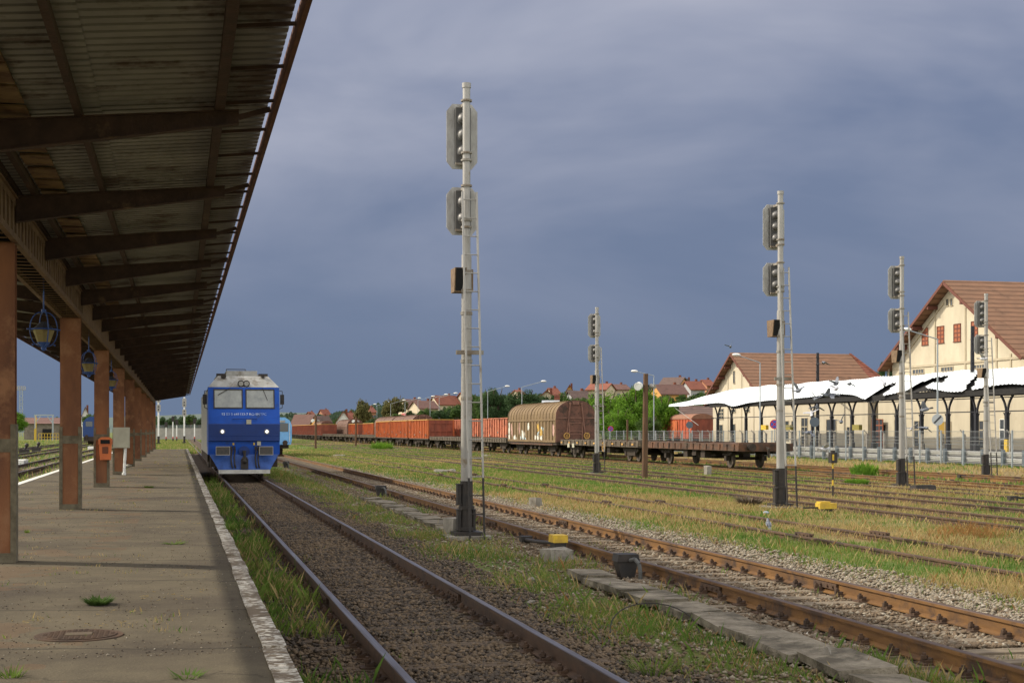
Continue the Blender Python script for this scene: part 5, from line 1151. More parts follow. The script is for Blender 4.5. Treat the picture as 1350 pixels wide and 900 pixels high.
def ypost():
    p = MB().box(-.13, .13, -.13, .13, .4, 3.3).box(-.18, .18, -.18, .18, .4, 1.0)
    for sy in (-1, 1):
        pts = [(0, sy * (.10 + .95 * (k / 6) ** 1.8), 3.2 + 1.55 * (k / 6) ** .8) for k in range(7)]
        for a_, b_ in zip(pts[:-1], pts[1:]): p.bar(a_, b_, .12, .13)
    for sy in (-1, 1): p.bar((0, sy * .05, 2.7), (0, sy * .45, 3.3), .04, .04)
    return p
p0 = ypost().build('canopy_post', iron_black, t); pys = [92.3 + 4.05 * k for k in range(-1, 15)]; p0.location = (CX, pys[0], 0)
for y in pys[1:]: c_ = p0.copy(); COL.objects.link(c_); c_.parent = t; c_.location = (CX, y, 0)
s_, z_s = wp(884, 536, 57); x2, z2 = CX, 2.2
MB().tube([(57.1, 162, 4.8), (57.4, 154.5, 2.6)], .03, 6).build('hanging_strut', steel, t)
for i, (px, lab) in enumerate(((1008, 'yellow ticket box fixed to a canopy post near the smaller gabled building'), (1040, 'olive-yellow box between canopy posts left of the arched doorway'), (1130, 'dark yellow-edged box high on a canopy post before the red door'), (1328, 'yellow upright box beside the white door on the far platform'))):
    s, z = wp(px, 563 if i < 3 else 583, CX - .5); blk_ = MB().box(-.15, .15, -.65 if i < 3 else -.2, .65 if i < 3 else .2, z - .25 if i < 3 else .42, z + .22); tag(blk_.build('wall_box', [yellow_p, mat('olive_box', (.2, .17, .04), .6), mat('olive_box', (0, 0, 0)), yellow_p][i], loc=(CX - .5, s, 0)), lab, 'box')

# ------------------------------------------------------------------ station buildings
def window_on(parent, X, pa, ya, pb, yb, nm='window', pane=glass_dk, frame=None, cross=(1, 2), arch=False):
    s1, za = wp(pa, ya, X); s2, _ = wp(pb, ya, X); sm_ = sL((pa + pb) / 2, X); D = X * ST + sm_ * CT; za, zb = zat(ya, D), zat(yb, D)
    s1, s2 = min(s1, s2), max(s1, s2); fr_ = frame or cream_d
    mb = MB(); e = .06
    mb.box(X - .06, X + .02, s1 - e, s2 + e, za, za + e).box(X - .10, X + .02, s1 - e - .05, s2 + e + .05, zb - e, zb).box(X - .06, X + .02, s1 - e, s1, zb, za).box(X - .06, X + .02, s2, s2 + e, zb, za)
    for k in range(1, cross[0] + 1):
        y = s1 + (s2 - s1) * k / (cross[0] + 1); mb.box(X - .035, X - .012, y - .05, y + .05, zb, za)
    for k in range(1, cross[1] + 1):
        z = zb + (za - zb) * k / (cross[1] + 1); mb.box(X - .034, X - .013, s1, s2, z - .05, z + .05)
    w_ = mb.build(nm, fr_, parent); MB().box(X - .012, X - .004, s1, s2, zb, za).build('pane', pane, w_); return w_
def gable_house(t, X, ya, yb, ze, zr_, depth, ov, wm, rm, trim):
    ym = (ya + yb) / 2
    MB().prism([(ya, 0), (yb, 0), (yb, ze), (ym, zr_), (ya, ze)], 'x', X, X + depth).build('wall', wm, t)
    mb = MB(); th = .28; k = (zr_ - ze) / (ym - ya); e = 1.0
    for sg, y_e in ((-1, ya), (1, yb)):
        ye = y_e + sg * e; zee = ze - k * e
        mb.add([(X - ov, ye, zee + .02), (X + depth, ye, zee + .02), (X + depth, ym, zr_ + .02), (X - ov, ym, zr_ + .02), (X - ov, ye, zee + th), (X + depth, ye, zee + th), (X + depth, ym, zr_ + th + .1), (X - ov, ym, zr_ + th + .1)],
               [(0, 1, 2, 3), (7, 6, 5, 4), (0, 4, 5, 1), (1, 5, 6, 2), (3, 2, 6, 7), (0, 3, 7, 4)] if sg < 0 else [(3, 2, 1, 0), (4, 5, 6, 7), (1, 5, 4, 0), (2, 6, 5, 1), (7, 6, 2, 3), (4, 7, 3, 0)])
    mb.build('roof', rm, t)
    mb = MB()
    for sg, y_e in ((-1, ya), (1, yb)): mb.bar((X - ov - .05, y_e + sg * e, ze - k * e + .05), (X - ov - .05, ym, zr_ + .12), .06, .26)
    for q_ in (.25, .5, .75):
        for y_e in (ya, yb): yy = y_e + (ym - y_e) * q_; zz = ze + (zr_ - ze) * q_; mb.box(X - ov, X, yy - .12, yy + .12, zz - .35, zz - .02)
    mb.build('bargeboard', trim, t)
B2X = 68.0
t = thing('station_building', 'large cream gabled station building with brown tiled roof and red window shutters', 'building')
gable_house(t, B2X, 106.2, 129.0, 8.4, 15.15, 42, 1.0, cream_w, tile_br, mat('dark_red_timber', (.13, .05, .035), .8))
for a_ in ((1216, 433, 1223.5, 454.5), (1236, 430.5, 1244.5, 452), (1258, 427.5, 1266.5, 450), (1281, 424, 1289, 446.5)): window_on(t, B2X, *a_, pane=red_wood, frame=mat('dark_red_timber', (.13, .05, .035), .8), cross=(1, 3))
for a_ in ((1248, 394.5, 1250.5, 403), (1253.5, 394, 1256, 402.5)): window_on(t, B2X, *a_, cross=(0, 0))
for a_ in ((1204, 487, 1218, 492), (1241.5, 484, 1256.5, 489), (1285, 481, 1298, 485)): window_on(t, B2X, *a_, cross=(3, 0))
mb = MB()
for px, yt in ((1233, 398), (1273, 402), (1200, 440), (1314, 444), (1172, 482), (1333, 466)):
    s, zt_ = wp(px, yt, B2X); mb.box(B2X - .07, B2X, s - .12, s + .12, 0, zt_)
mb.box(B2X - .10, B2X, 106.4, 128.8, 7.95, 8.15).box(B2X - .06, B2X, 106.4, 128.8, 6.9, 7.0)
for sg in (-1, 1): mb.bar((B2X - .05, 117.6 + sg * 9.0, 9.1), (B2X - .05, 117.6 + sg * 1.6, 13.6), .1, .12)
mb.build('pilasters', cream_d, t)
t = thing('station_building', 'smaller cream gabled station building with brown tiled roof and a slit window', 'building')
B1X = 70.0; sa = 174.3
gable_house(t, B1X, sa - 8.6, sa + 8.6, 6.6, 11.65, 15.8, .9, cream_w, tile_br, mat('dark_red_timber', (.13, .05, .035), .8))
for a_, c_ in (((967, 489, 969, 505), (0, 0)), ((964, 532, 970, 543), (1, 2)), ((982, 532, 988.5, 542.5), (1, 2)), ((948, 539, 954, 552), (1, 2)), ((965, 559, 969.5, 585), (0, 1)), ((949, 560, 953, 585), (0, 1))): window_on(t, B1X, *a_, cross=c_)
mb = MB()
for px in (960, 978, 994): s, _ = wp(px, 500, B1X); mb.box(B1X - .06, B1X, s - .1, s + .1, 0, 7 + (4 if px == 960 else 3.6 if px == 978 else 0) - .2)
mb.build('pilasters', cream_d, t)
mb = MB(); mb.add([(B1X + 15.8, sa - 9.6, 6.1), (B1X + 15.8, sa + 9.6, 6.1), (B1X + 15.8, sa, 11.95), (B1X + 18.8, sa - 9.6, 6.1), (B1X + 18.8, sa + 9.6, 6.1)], [(0, 2, 3), (1, 4, 2), (2, 4, 3)]); mb.build('hip_roof', tile_red, t)
MB().bar((B1X + 15.8, sa, 12.05), (B1X + 18.8, sa - 9.6, 6.2), .3, .2).build('hip_ridge', tile_red, t)
t = thing('station_wing', 'long low cream station wing with tall windows behind the white canopy', 'building')
BX = 66.4
MB().box(BX, BX + 12, 131.0, 158.5, 0, 6.4).build('wall', cream_w, t)
MB().prism([(BX - .6, 6.4), (BX + 12.6, 6.4), (BX + 6, 7.6)], 'y', 130.9, 159).build('roof', grey_w, t)
MB().box(BX - .25, BX, 131.1, 158.4, 5.3, 5.55).box(BX - .12, BX, 131.1, 158.4, 4.9, 5.0).build('cornice', cream_d, t)
for a_, c_ in (((1057, 551, 1065, 585), (1, 2)), ((1090, 553, 1095, 583), (0, 1)), ((1098, 553, 1102.5, 583), (0, 1)), ((1117, 563, 1124, 585), (1, 1)), ((1044, 555, 1048, 580), (0, 1)), ((1036, 555, 1040, 580), (0, 1))):
    window_on(t, BX, *a_, cross=c_)
window_on(t, BX, 1150, 553, 1164, 590, 'door', cross=(2, 4), frame=red_wood)
t = thing('station_wing', 'cream ground-floor front with doors under the large gable', 'building')
BW = 66.8
MB().box(BW, B2X - .01, 92, 129.6, 0, 5.9).build('wall', cream_w, t); MB().box(BW - .3, B2X - .02, 92, 130.3, 5.92, 6.15).build('cornice', cream_d, t)
for a_, c_ in (((1180, 554, 1185.5, 585), (0, 2)), ((1206, 555, 1217, 588), (1, 2)), ((1285, 555, 1297, 590), (1, 2))): window_on(t, BW, *a_, cross=c_)
window_on(t, BW, 1238, 556, 1254, 590, 'door', pane=mat('ochre_door', (.35, .22, .04), .6), cross=(1, 1)); window_on(t, BW, 1319, 553, 1330, 592, 'door', pane=glass_dk, frame=white_p, cross=(1, 2))
window_on(t, BW, 1164.5, 560, 1168, 590, 'window', cross=(0, 1))
MB().box(B2X + 2, B2X + 30, 92, 106.1, 0, 7.9).build('side_wing', grey_w, t)
# low stone shed roof left of the smaller gabled building
def solid_house(name, px0, px1, ye, ya, D, lab, wm, rm, gable='front', base=None, rz=None, win=2, group=None):
    px = (px0 + px1) / 2; x, y = ray(px, D); W_ = (px1 - px0) / F * D; zb = hill(x, y) - 1.5 if base is None else base
    ze, za = zat(ye, D), zat(ya, D); r = math.atan2(x, y)
    t = thing(name, lab, 'house', (x, y, zb), rz=-r + (rz or 0), group=group); H_ = max(1.0, ze - zb); R_ = max(.6, za - ze); dp = max(7, W_ * .6) if gable != 'front' else 10
    if gable == 'front':
        MB().prism([(-W_ / 2, 0), (W_ / 2, 0), (W_ / 2, H_), (0, H_ + R_), (-W_ / 2, H_)], 'y', 0, dp).build('wall', wm, t)
        mb = MB(); k = R_ / (W_ / 2); e = W_ * .08
        for sg in (-1, 1): mb.add([(sg * (W_ / 2 + e), -.5, H_ - k * e), (0, -.5, H_ + R_), (0, dp, H_ + R_), (sg * (W_ / 2 + e), dp, H_ - k * e), (sg * (W_ / 2 + e), -.5, H_ - k * e + .3), (0, -.5, H_ + R_ + .35), (0, dp, H_ + R_ + .35), (sg * (W_ / 2 + e), dp, H_ - k * e + .3)], [(0, 1, 2, 3), (4, 5, 6, 7), (0, 1, 5, 4), (1, 2, 6, 5), (2, 3, 7, 6), (3, 0, 4, 7)])
        rf = mb.build('roof', rm, t)
    else:
        sg = -1 if gable == 'left' else 1
        MB().prism([(0, 0), (dp, 0), (dp, H_), (dp / 2, H_ + R_ * .96), (0, H_)], 'x', -W_ / 2 + .4, W_ / 2 - .4).build('wall', wm, t)
        rf = MB().add([(-W_ / 2, -.6, H_ - .3), (W_ / 2, -.6, H_ - .3), (W_ / 2, dp / 2, H_ + R_), (-W_ / 2, dp / 2, H_ + R_), (-W_ / 2, dp + .6, H_ - .3), (W_ / 2, dp + .6, H_ - .3),
                  (-W_ / 2, -.6, H_ - .05), (W_ / 2, -.6, H_ - .05), (W_ / 2, dp / 2, H_ + R_ + .3), (-W_ / 2, dp / 2, H_ + R_ + .3), (-W_ / 2, dp + .6, H_ - .05), (W_ / 2, dp + .6, H_ - .05)],
                 [(0, 1, 2, 3), (3, 2, 5, 4), (6, 7, 8, 9), (9, 8, 11, 10), (0, 1, 7, 6), (4, 5, 11, 10), (0, 3, 9, 6), (3, 4, 10, 9), (1, 2, 8, 7), (2, 5, 11, 8)]).build('roof', rm, t)
        if rz is None: t.rotation_euler = (0, 0, -r + sg * .45)
    if gable == 'front': MB().box(W_ * .12, W_ * .12 + .6, 3, 3.6, H_ + R_ * .4, H_ + R_ + .8).build('chimney', tile_red, rf)
    else: MB().box(W_ * .2, W_ * .2 + .6, dp / 2 + .1, dp / 2 + .7, H_ + R_ * .6, H_ + R_ + .9).build('chimney', tile_red, rf)
    for k in range(win):
        xw = (k - (win - 1) / 2) * W_ / (win + .6); zw = H_ - (.2 if gable == 'front' else 2.0)
        MB().box(xw - .5, xw + .5, -.06, -.01, zw - .6, zw + .7).build('window', glass_dk, t)
    return t
w_or = mat('orange_house_wall', (.50, .26, .08), .85); w_be = mat('beige_house_wall', (.50, .42, .30), .85); w_wh = mat('white_house_wall', (.62, .6, .55), .85); w_gy = mat('grey_house_wall', (.33, .33, .33), .85); w_br = mat('brick_house_wall', (.35, .16, .09), .85)
stone_w = mat('stone_shed_wall', (.2, .17, .13), .9, (.13, .11, .085), 2)
solid_house('stone_shed', 895, 942, 553, 537, 215, 'low dark-roofed shed left of the smaller gabled building', stone_w, tile_dk, 'side', base=0, rz=0.0)
HS = [(866, 898, 508.5, 498, 430, 'dark-roofed hill house with an orange-brown gable, highest on the hill', w_or, tile_dk, 'left'), (868, 910, 519, 507.5, 390, 'wide plum-roofed hill house with orange gables below the dark-roofed one', w_or, tile_pl, 'side'),
      (908, 932, 513, 503, 410, 'red-roofed hill house with a grey gable to its right', w_gy, tile_red, 'right'), (899, 912, 505.5, 500, 450, 'small grey hill house between the dark roof and the red roof', w_gy, tile_dk, 'front'),
      (930, 944, 508, 501, 440, 'orange-roofed house peeping beside the smaller station gable', w_br, tile_red, 'side'), (770, 802, 513.5, 506, 450, 'long dark red roofed house on the skyline right of the yard signal mast', w_be, tile_red, 'left'),
      (807, 833, 513, 507, 460, 'low brown-roofed house on the skyline left of the wooden post', w_be, tile_pl, 'side'), (705, 737, 529, 515.5, 340, 'beige gabled house with white trim above the tan hooded wagon', w_be, tile_red, 'front'),
      (755, 784, 528, 516, 350, 'grey-roofed house between the tan hooded wagon and the skyline', w_gy, tile_dk, 'right'), (728, 742, 521, 512, 430, 'pinkish red roofed house behind the beige gabled house', w_be, tile_red, 'side'),
      (746, 756, 516, 508, 440, 'small orange gabled house on the skyline above the hooded wagon', w_or, tile_red, 'front'), (684, 694, 520, 514.5, 440, 'tiny red roof among the dark trees', w_be, tile_red, 'side'),
      (534, 562, 537, 527, 430, 'plum-roofed long house on the skyline right of the olive trees', w_be, tile_pl, 'side'), (550, 581, 538, 529, 400, 'second plum-roofed house overlapping the first on the skyline', w_be, tile_pl, 'side'),
      (575, 609, 533, 522, 440, 'red-roofed row of houses rising left of the tallest mast', w_be, tile_red, 'side'), (538, 554, 556, 546, 330, 'pink-red roofed house low behind the orange open wagons', w_wh, mat('pink_roof', (.5, .14, .13), .8), 'side'),
      (443, 463, 557, 542.5, 400, 'white gabled house with dark timber beside the left olive tree', w_wh, tile_red, 'front'), (459, 474, 554, 545, 405, 'dark red roof adjoining the white gabled house', w_wh, tile_red, 'side'),
      (419, 441, 561, 549, 470, 'brown-roofed house with orange gable behind the maroon wagons', w_or, tile_dk, 'right'), (381, 411, 561, 547, 520, 'brown tiled house with yellow gable right of the locomotive', w_or, tile_pl, 'left'),
      (425, 437, 547, 540, 760, 'tiny orange roof in the trees on the left horizon', w_br, tile_red, 'side'), (409, 417, 548, 543, 780, 'tiny red roof farthest left on the horizon', w_br, tile_red, 'side'),
      (488, 497, 543, 537, 620, 'small red house visible between the two olive trees', w_br, tile_red, 'side'), (612, 622, 526, 518, 440, 'red-roofed house right behind the tallest mast', w_be, tile_red, 'side'),
      (107, 118, 551, 537, 430, 'white house with a dark roof seen between the second and third columns', w_wh, tile_pl, 'front')]
for h_ in HS: solid_house('house', h_[0], h_[1], h_[2], h_[3], h_[4], h_[5], h_[6], h_[7], h_[8], base=(0 if h_[0] < 300 else None), win=2)
solid_house('shed', 700 + 14, 738, 538, 535.5, 150, 'pale flat-roofed shed just behind the hood of the tan wagon', w_wh, mat('pale_shed_roof', (.35, .37, .38), .7), 'side', base=0, rz=0, win=0)

# ------------------------------------------------------------------ trees
def crown_mesh(name, m, nc, nl, ls, seed, squash=1.0, conifer=False):
    r = np.random.default_rng(seed); C_ = []
    while len(C_) < nc:
        p = r.uniform(-1, 1, 3); q_ = np.linalg.norm(p)
        if .35 < q_ < .95 and p[2] > -.75: C_.append(p * r.uniform(.8, 1.0) * .86)
    C_ = np.array(C_)
    if conifer: C_[:, :2] *= np.clip((1 - C_[:, 2:3]) * .5, .05, 1)
    cr = r.uniform(.14, .30, nc); idx = r.integers(0, nc, nl); d = r.normal(0, 1, (nl, 3)); d /= np.linalg.norm(d, axis=1)[:, None]
    P_ = C_[idx] + d * (cr[idx] * r.uniform(.55, 1.05, nl))[:, None]
    n_ = d + r.normal(0, .5, (nl, 3)); n_ /= np.linalg.norm(n_, axis=1)[:, None]; u = np.cross(n_, r.normal(0, 1, (nl, 3))); u /= np.linalg.norm(u, axis=1)[:, None]; v = np.cross(n_, u)
    s_ = (ls * r.uniform(.6, 1.4, nl))[:, None]
    Q = np.stack([P_ - u * s_, P_ + v * s_ * .55, P_ + u * s_, P_ - v * s_ * .55], 1); Q[..., 2] *= squash
    return np_mesh(name, Q.reshape(-1, 3), np.arange(4 * nl).reshape(-1, 4), m)
CR = {}
def crown(kind, det, k):
    key = (kind, det, k)
    if key not in CR:
        m = {'bright': lf_bright, 'mid': lf_mid, 'dark': lf_dark, 'olive': lf_olive, 'far': lf_far, 'conifer': lf_dark}[kind]
        nc, nl, ls = {'hi': (80, 15000, .033), 'lo': (34, 3600, .07)}[det]; CR[key] = crown_mesh('crown', m, nc, nl, ls, 11 * k + len(kind), conifer=kind == 'conifer')
    return CR[key]
trunk_me = None
def tree(px, ytop, ybot, wpx, D, kind, label, group=None, det='lo', k=0, base=None):
    global trunk_me
    x, y = ray(px, D); zb = hill(x, y) - .2 if base is None else base; zt, zc = zat(ytop, D), zat(ybot, D); zc = max(zc, zb + .1)
    if zt - zc < 1: zt = zc + 1
    R_ = wpx / F * D / 2; H_ = (zt - zc) / 2
    t = thing('tree' if zt - zb > 3 else 'bush', label, 'tree' if zt - zb > 3 else 'bush', (x, y, zb), group=group)
    if trunk_me is None:
        mb = MB().cyl((0, 0, 0), (.02, 0, .5), .07, .05, 8)
        for a_ in range(6): mb.cyl((.02, 0, .42), (.35 * cos(a_ * 1.1), .35 * sin(a_ * 1.1), .8 + .03 * a_), .035, .012, 6)
        o = mb.build('trunk', bark); trunk_me = o.data; bpy.data.objects.remove(o)
    tr = link('trunk', trunk_me, t); zz_ = zt - zb; tr.scale = (R_ * 1.3, R_ * 1.3, zz_)
    c_ = link('crown', crown(kind, det, k), t); c_.location = (0, 0, (zt + zc) / 2 - zb); c_.scale = (R_, R_, H_); c_.rotation_euler = (0, 0, random.uniform(0, 6))
    return t
TR = [(797, 511, 592, 72, 205, 'bright', 'bright green tree just right of the yard mast by the hooded wagon'), (838, 507, 590, 84, 196, 'bright', 'widest bright green tree behind the fence'), (872, 518, 590, 56, 184, 'bright', 'bright green tree behind the wooden post with floodlights'),
      (815, 536, 586, 64, 190, 'bright', 'lower leafy bush in front of the bright green trees'), (856, 546, 586, 46, 180, 'mid', 'mid green bush left of the orange-red covered wagon'),
      (743, 514, 560, 40, 300, 'mid', 'mid green tree behind the arched top of the hooded wagon'), (766, 525, 570, 40, 215, 'bright', 'bright leafy tree poking above the hooded wagon end'),
      (690, 511, 560, 62, 245, 'dark', 'large dark green tree between the two street lamps'), (663, 520, 570, 56, 262, 'dark', 'dark green tree just right of the tallest mast'), (641, 507, 575, 40, 272, 'mid', 'mid green tree rising right behind the tallest mast'),
      (725, 524, 565, 40, 230, 'dark', 'dark tree left of the beige gabled house'), (668, 545, 575, 50, 258, 'bright', 'yellow-green bush behind the salmon wagons near the hooded wagon'), (700, 536, 565, 30, 242, 'bright', 'yellow-green bush touching the hood of the tan wagon'),
      (477, 524, 568, 32, 330, 'olive', 'round olive-brown tree, left of the pair above the wagons'), (521, 518, 566, 40, 325, 'olive', 'larger olive-brown tree, right of the pair above the wagons'),
      (905, 520, 562, 60, 250, 'mid', 'mid green tree below the hill houses'), (880, 530, 565, 40, 210, 'dark', 'dark tree behind the wooden post, under the hill houses'), (930, 513, 548, 36, 260, 'mid', 'mid green tree against the smaller station gable'),
      (652, 509, 570, 52, 258, 'dark', 'dark broad tree between the tallest mast and the next street lamp'), (628, 514, 575, 44, 285, 'mid', 'mid green tree framed by the ladder of the tallest mast'), (712, 517, 562, 44, 262, 'dark', 'dark green tree behind the lamp above the hooded wagon'), (603, 528, 570, 34, 300, 'mid', 'mid green tree touching the left edge of the tallest mast'),
      (1163, 474, 500, 16, 240, 'conifer', 'dark conifer showing between the two station roofs'), (1150, 489, 503, 30, 230, 'mid', 'low green tree between the two station roofs'), (1178, 484, 500, 22, 235, 'dark', 'dark tree touching the large gable'),
      (18, 541, 575, 44, 190, 'bright', 'leafy green bush visible right of the nearest column'), (78, 548, 572, 24, 420, 'mid', 'mid green tree left behind the second column'), (120, 542, 566, 28, 400, 'mid', 'green tree beside the white house between columns')]
for i, a_ in enumerate(TR):
    tree(*a_[:6], a_[6], det='hi' if a_[4] < 275 else 'lo', k=i % 3, base=0 if a_[0] < 300 or a_[0] > 1000 else None)
GT = 'trees of the hillside treeline'
FILL = []
def filler(x0, x1, n, D0, D1, yt, kinds, lab, w=(16, 34), base=None, depth=(14, 30)):
    for i in range(n):
        px = random.uniform(x0, x1); D = random.uniform(D0, D1)
        if px > 300:
            k_ = (px - XC) / F * CT + ST; D = max(D, 39 / k_)
            if ray(px, D)[1] < 245: D = max(D, min(57 / k_, 300))
        kd = random.choice(kinds); t_ = tree(px, yt(px) + random.uniform(-2.5, 5), yt(px) + random.uniform(*depth), random.uniform(*w), D, kd, lab, GT if base is None else 'trees on the left horizon', k=i % 3, base=base)
        zn = next(z for q, z in ((130, 'seen between the columns'), (300, 'past the platform end'), (442, 'right of the locomotive'), (540, 'by the olive trees'), (612, 'left of the tallest mast'), (700, 'right of the tallest mast'), (790, 'above the hooded wagon'), (870, 'beyond the bright trees'), (2000, 'near the smaller gable')) if px < q)
        cn = {'dark': 'dark green', 'mid': 'mid green', 'far': 'hazy green'}[kd]; FILL.append(((cn, lab, zn), px, t_))
skyl = lambda px: np.interp(px, [370, 440, 500, 560, 600, 640, 700, 760, 860, 950], [557, 553, 550, 541, 534, 528, 524, 520, 518, 514])
filler(368, 640, 26, 350, 620, skyl, ['dark', 'mid', 'far'], 'in the back treeline', (14, 30))
filler(600, 950, 30, 300, 480, lambda p: skyl(p) + 4, ['dark', 'mid', 'mid'], 'among the hill houses', (18, 36))
filler(480, 700, 14, 200, 300, lambda p: skyl(p) + 18, ['dark', 'mid'], 'close behind the wagons', (24, 40), depth=(20, 34))
filler(378, 620, 30, 240, 296, lambda p: float(np.interp(p, [378, 440, 500, 535, 570, 615], [562, 559, 552, 540, 537, 534])), ['dark', 'mid', 'mid'], 'hiding house walls', (16, 30), depth=(16, 24))
filler(690, 940, 44, 290, 335, lambda p: 522 - max(0, p - 840) * .07, ['dark', 'mid', 'mid'], 'just below hill houses', (18, 34), depth=(20, 30))
filler(500, 645, 14, 300, 400, lambda p: skyl(p) + 1, ['dark', 'mid', 'mid'], 'beside the skyline roofs', (16, 28), depth=(16, 24))
filler(207, 262, 7, 380, 460, lambda p: 545 + abs(p - 235) * .1, ['mid', 'mid', 'dark'], 'in a far row', (16, 26), base=0, depth=(16, 20))
filler(24, 130, 6, 430, 520, lambda p: 553, ['far', 'mid'], 'on the far horizon', (14, 24), base=0, depth=(10, 16))
from collections import defaultdict
_g = defaultdict(list)
for key, px, t_ in FILL: _g[key].append((px, t_))
ORD = ['first', 'second', 'third', 'fourth', 'fifth', 'sixth', 'seventh', 'eighth', 'ninth', 'tenth', 'eleventh', 'twelfth', 'thirteenth', 'fourteenth', 'fifteenth', 'sixteenth', 'seventeenth', 'eighteenth', 'nineteenth', 'twentieth'] + ['rightmost'] * 20
for (cn, lab, zn), L__ in _g.items():
    L__.sort(key=lambda q: q[0])
    for i, (px, t_) in enumerate(L__):
        e_ = '' if len(L__) == 1 else (', left one' if i == 0 else ', right one') if len(L__) == 2 else ', ' + ORD[i] + ' from left'
        t_['label'] = cn + ' ' + t_['category'] + ' ' + lab + ' ' + zn + e_
# a far wood as one mass
n = 60000; PXs = rng.uniform(200, 960, n); Ds = rng.uniform(620, 1100, n); r_ = (PXs - XC) / F; X = Ds * (r_ * CT + ST); Y = Ds * (CT - r_ * ST)
hz = 15 * SS((X - 10) / 210) * SS((Y - 215) / 220); ht = (noise2(X, Y, 16, 3) ** 1.2 * 11) * rng.random(n) ** .5; s_ = rng.uniform(.5, 1.3, n)
a_ = rng.uniform(0, pi, n); Q = np.stack([np.stack([X - s_ * np.cos(a_), Y - s_ * np.sin(a_), hz + ht], 1), np.stack([X, Y, hz + ht - s_], 1), np.stack([X + s_ * np.cos(a_), Y + s_ * np.sin(a_), hz + ht], 1), np.stack([X, Y + .3, hz + ht + s_], 1)], 1)
tag(link('distant_wood', np_mesh('distant_wood', Q.reshape(-1, 3), np.arange(4 * n).reshape(-1, 4), lf_far)), 'hazy green far-off wood along the horizon', 'wood', kind='stuff')

# ------------------------------------------------------------------ left side of the platform
x, y = ray(62, 330); t = thing('stone_building', 'low stone building with a rusty roof behind the rail gantry on the left', 'building', (x, y, 0), rz=.05)
MB().box(-5, 6, 0, 8, 0, 3.6).build('wall', stone_w, t); MB().prism([(-.6, 3.6), (8.6, 3.6), (4, 5.0)], 'x', -5.5, 6.5).build('roof', tile_pl, t); MB().box(-1, 1, -.06, -.01, .2, 2.4).build('door', dark_in, t)
x, y = ray(58, 300); t = thing('rail_gantry', 'grey steel loading gantry frame on the left horizon', 'gantry', (x, y, 0))
MB().box(-1.9, -1.6, 0, .3, 0, 5.1).box(1.6, 1.9, 0, .3, 0, 5.1).build('leg', fence_m, t); MB().box(-2.0, 2.0, 0, .3, 5.1, 5.35).bar((-1.7, .1, 3.6), (-.7, .1, 5.0), .15, .2).bar((1.7, .1, 3.6), (.7, .1, 5.0), .15, .2).build('crossbeam', fence_m, t)
x, y = ray(66, 285); t = thing('yellow_railing', 'yellow painted railing below the loading gantry', 'railing', (x, y, 0))
mb = MB(); [mb.box(-2.2 + k * .55, -2.1 + k * .55, 0, .08, 0, 1.5) for k in range(9)]; mb.box(-2.2, 2.4, 0, .08, 1.4, 1.5).box(-2.2, 2.4, 0, .08, .7, .8); mb.build('rails', yellow_p, t)
x, y = ray(47.5, 280); t = thing('yellow_post', 'tall yellow signal post left of the gantry', 'post', (x, y, 0)); MB().box(-.35, -.1, 0, .2, 0, 2.4).cyl((0, 0, 0), (0, 0, 4.9), .08).build('post', yellow_p, t)
x, y = ray(28, 480); t = thing('floodlight_tower', 'tall lattice floodlight tower on the left horizon', 'floodlight tower', (x, y, 0))
mb = MB(); H_ = zat(514, 480)
for k in range(8):
    z0, z1 = H_ * k / 8, H_ * (k + 1) / 8
    for a_, b_ in ((-.45, -.45), (.45, -.45), (.45, .45), (-.45, .45)): mb.bar((a_, b_, z0), (a_, b_, z1), .14, .14)
    mb.bar((-.45, -.45, z0), (.45, -.45, z1), .1, .1); mb.bar((.45, -.45, z0), (-.45, -.45, z1), .1, .1)
mb.build('mast', fence_m, t); mb = MB().box(-1.4, 1.4, -.6, .6, H_, H_ + .2)
for k in range(5): mb.box(-1.3 + k * .6, -.95 + k * .6, -.6, -.3, H_ + .3, H_ + 1.1)
mb.box(-1.4, 1.4, -.62, -.58, H_ + 1.15, H_ + 1.3); mb.build('lamp_platform', steel, t)
t = thing('shunting_locomotive', 'dark blue locomotive on the left tracks seen between the second and third columns', 'locomotive', (-11.6, sL(110, -12.9), RZ))
MB().prism([(-1.4, 1.0), (1.4, 1.0), (1.4, 2.9), (1.0, 3.5), (.4, 3.8), (-.4, 3.8), (-1.0, 3.5), (-1.4, 2.9)], 'y', 0, 14).build('body', mat('deep_blue_paint', (.02, .05, .16), .5), t)
MB().box(-1.0, -.1, -.03, -.005, 2.4, 3.1).box(.1, 1.0, -.03, -.005, 2.4, 3.1).build('windscreen', glass_dk, t)
MB().box(-1.3, 1.3, -.1, 13.5, .4, 1.0).build('underframe', grime, t)
for x in (-.87, .87): MB().cyl((x, 0, 1.05), (x, -.5, 1.05), .2).build('buffer', grime, t)
for y in (1.5, 4, 10, 12.5): MB().cyl((-.8, y, .5), (.8, y, .5), .5).build('wheelset', wheel_m, t)
MB().box(.3, .8, -.05, -.006, 1.5, 1.75).build('red_plate', sr_, t)
for px, L_, lab in ((26, -8.9, 'white concrete slab lying between the left tracks near the first column'), (121, -8.9, 'white concrete slab lying between the left tracks seen past the second column')):
    x, y = L_, sL(px, L_); tag(MB().box(-.35, .35, -1.2, 1.2, 0, .28).build('white_slab', white_p, loc=(x, y, .05)), lab, 'slab')
for px, py, lab in ((32, 598, 'black point lever set, left of a pair beyond the near column gap'), (48, 595, 'black point lever set, right of a pair beyond the near column gap')):
    x, y = gp(px, py); t = thing('point_lever', lab, 'point lever', (x, y, 0)); MB().box(-.4, .4, -.3, .3, 0, .4).cyl((0, 0, .3), (.2, 0, .7), .1).ball((.2, 0, .75), .18).build('lever_gear', black_p, t)
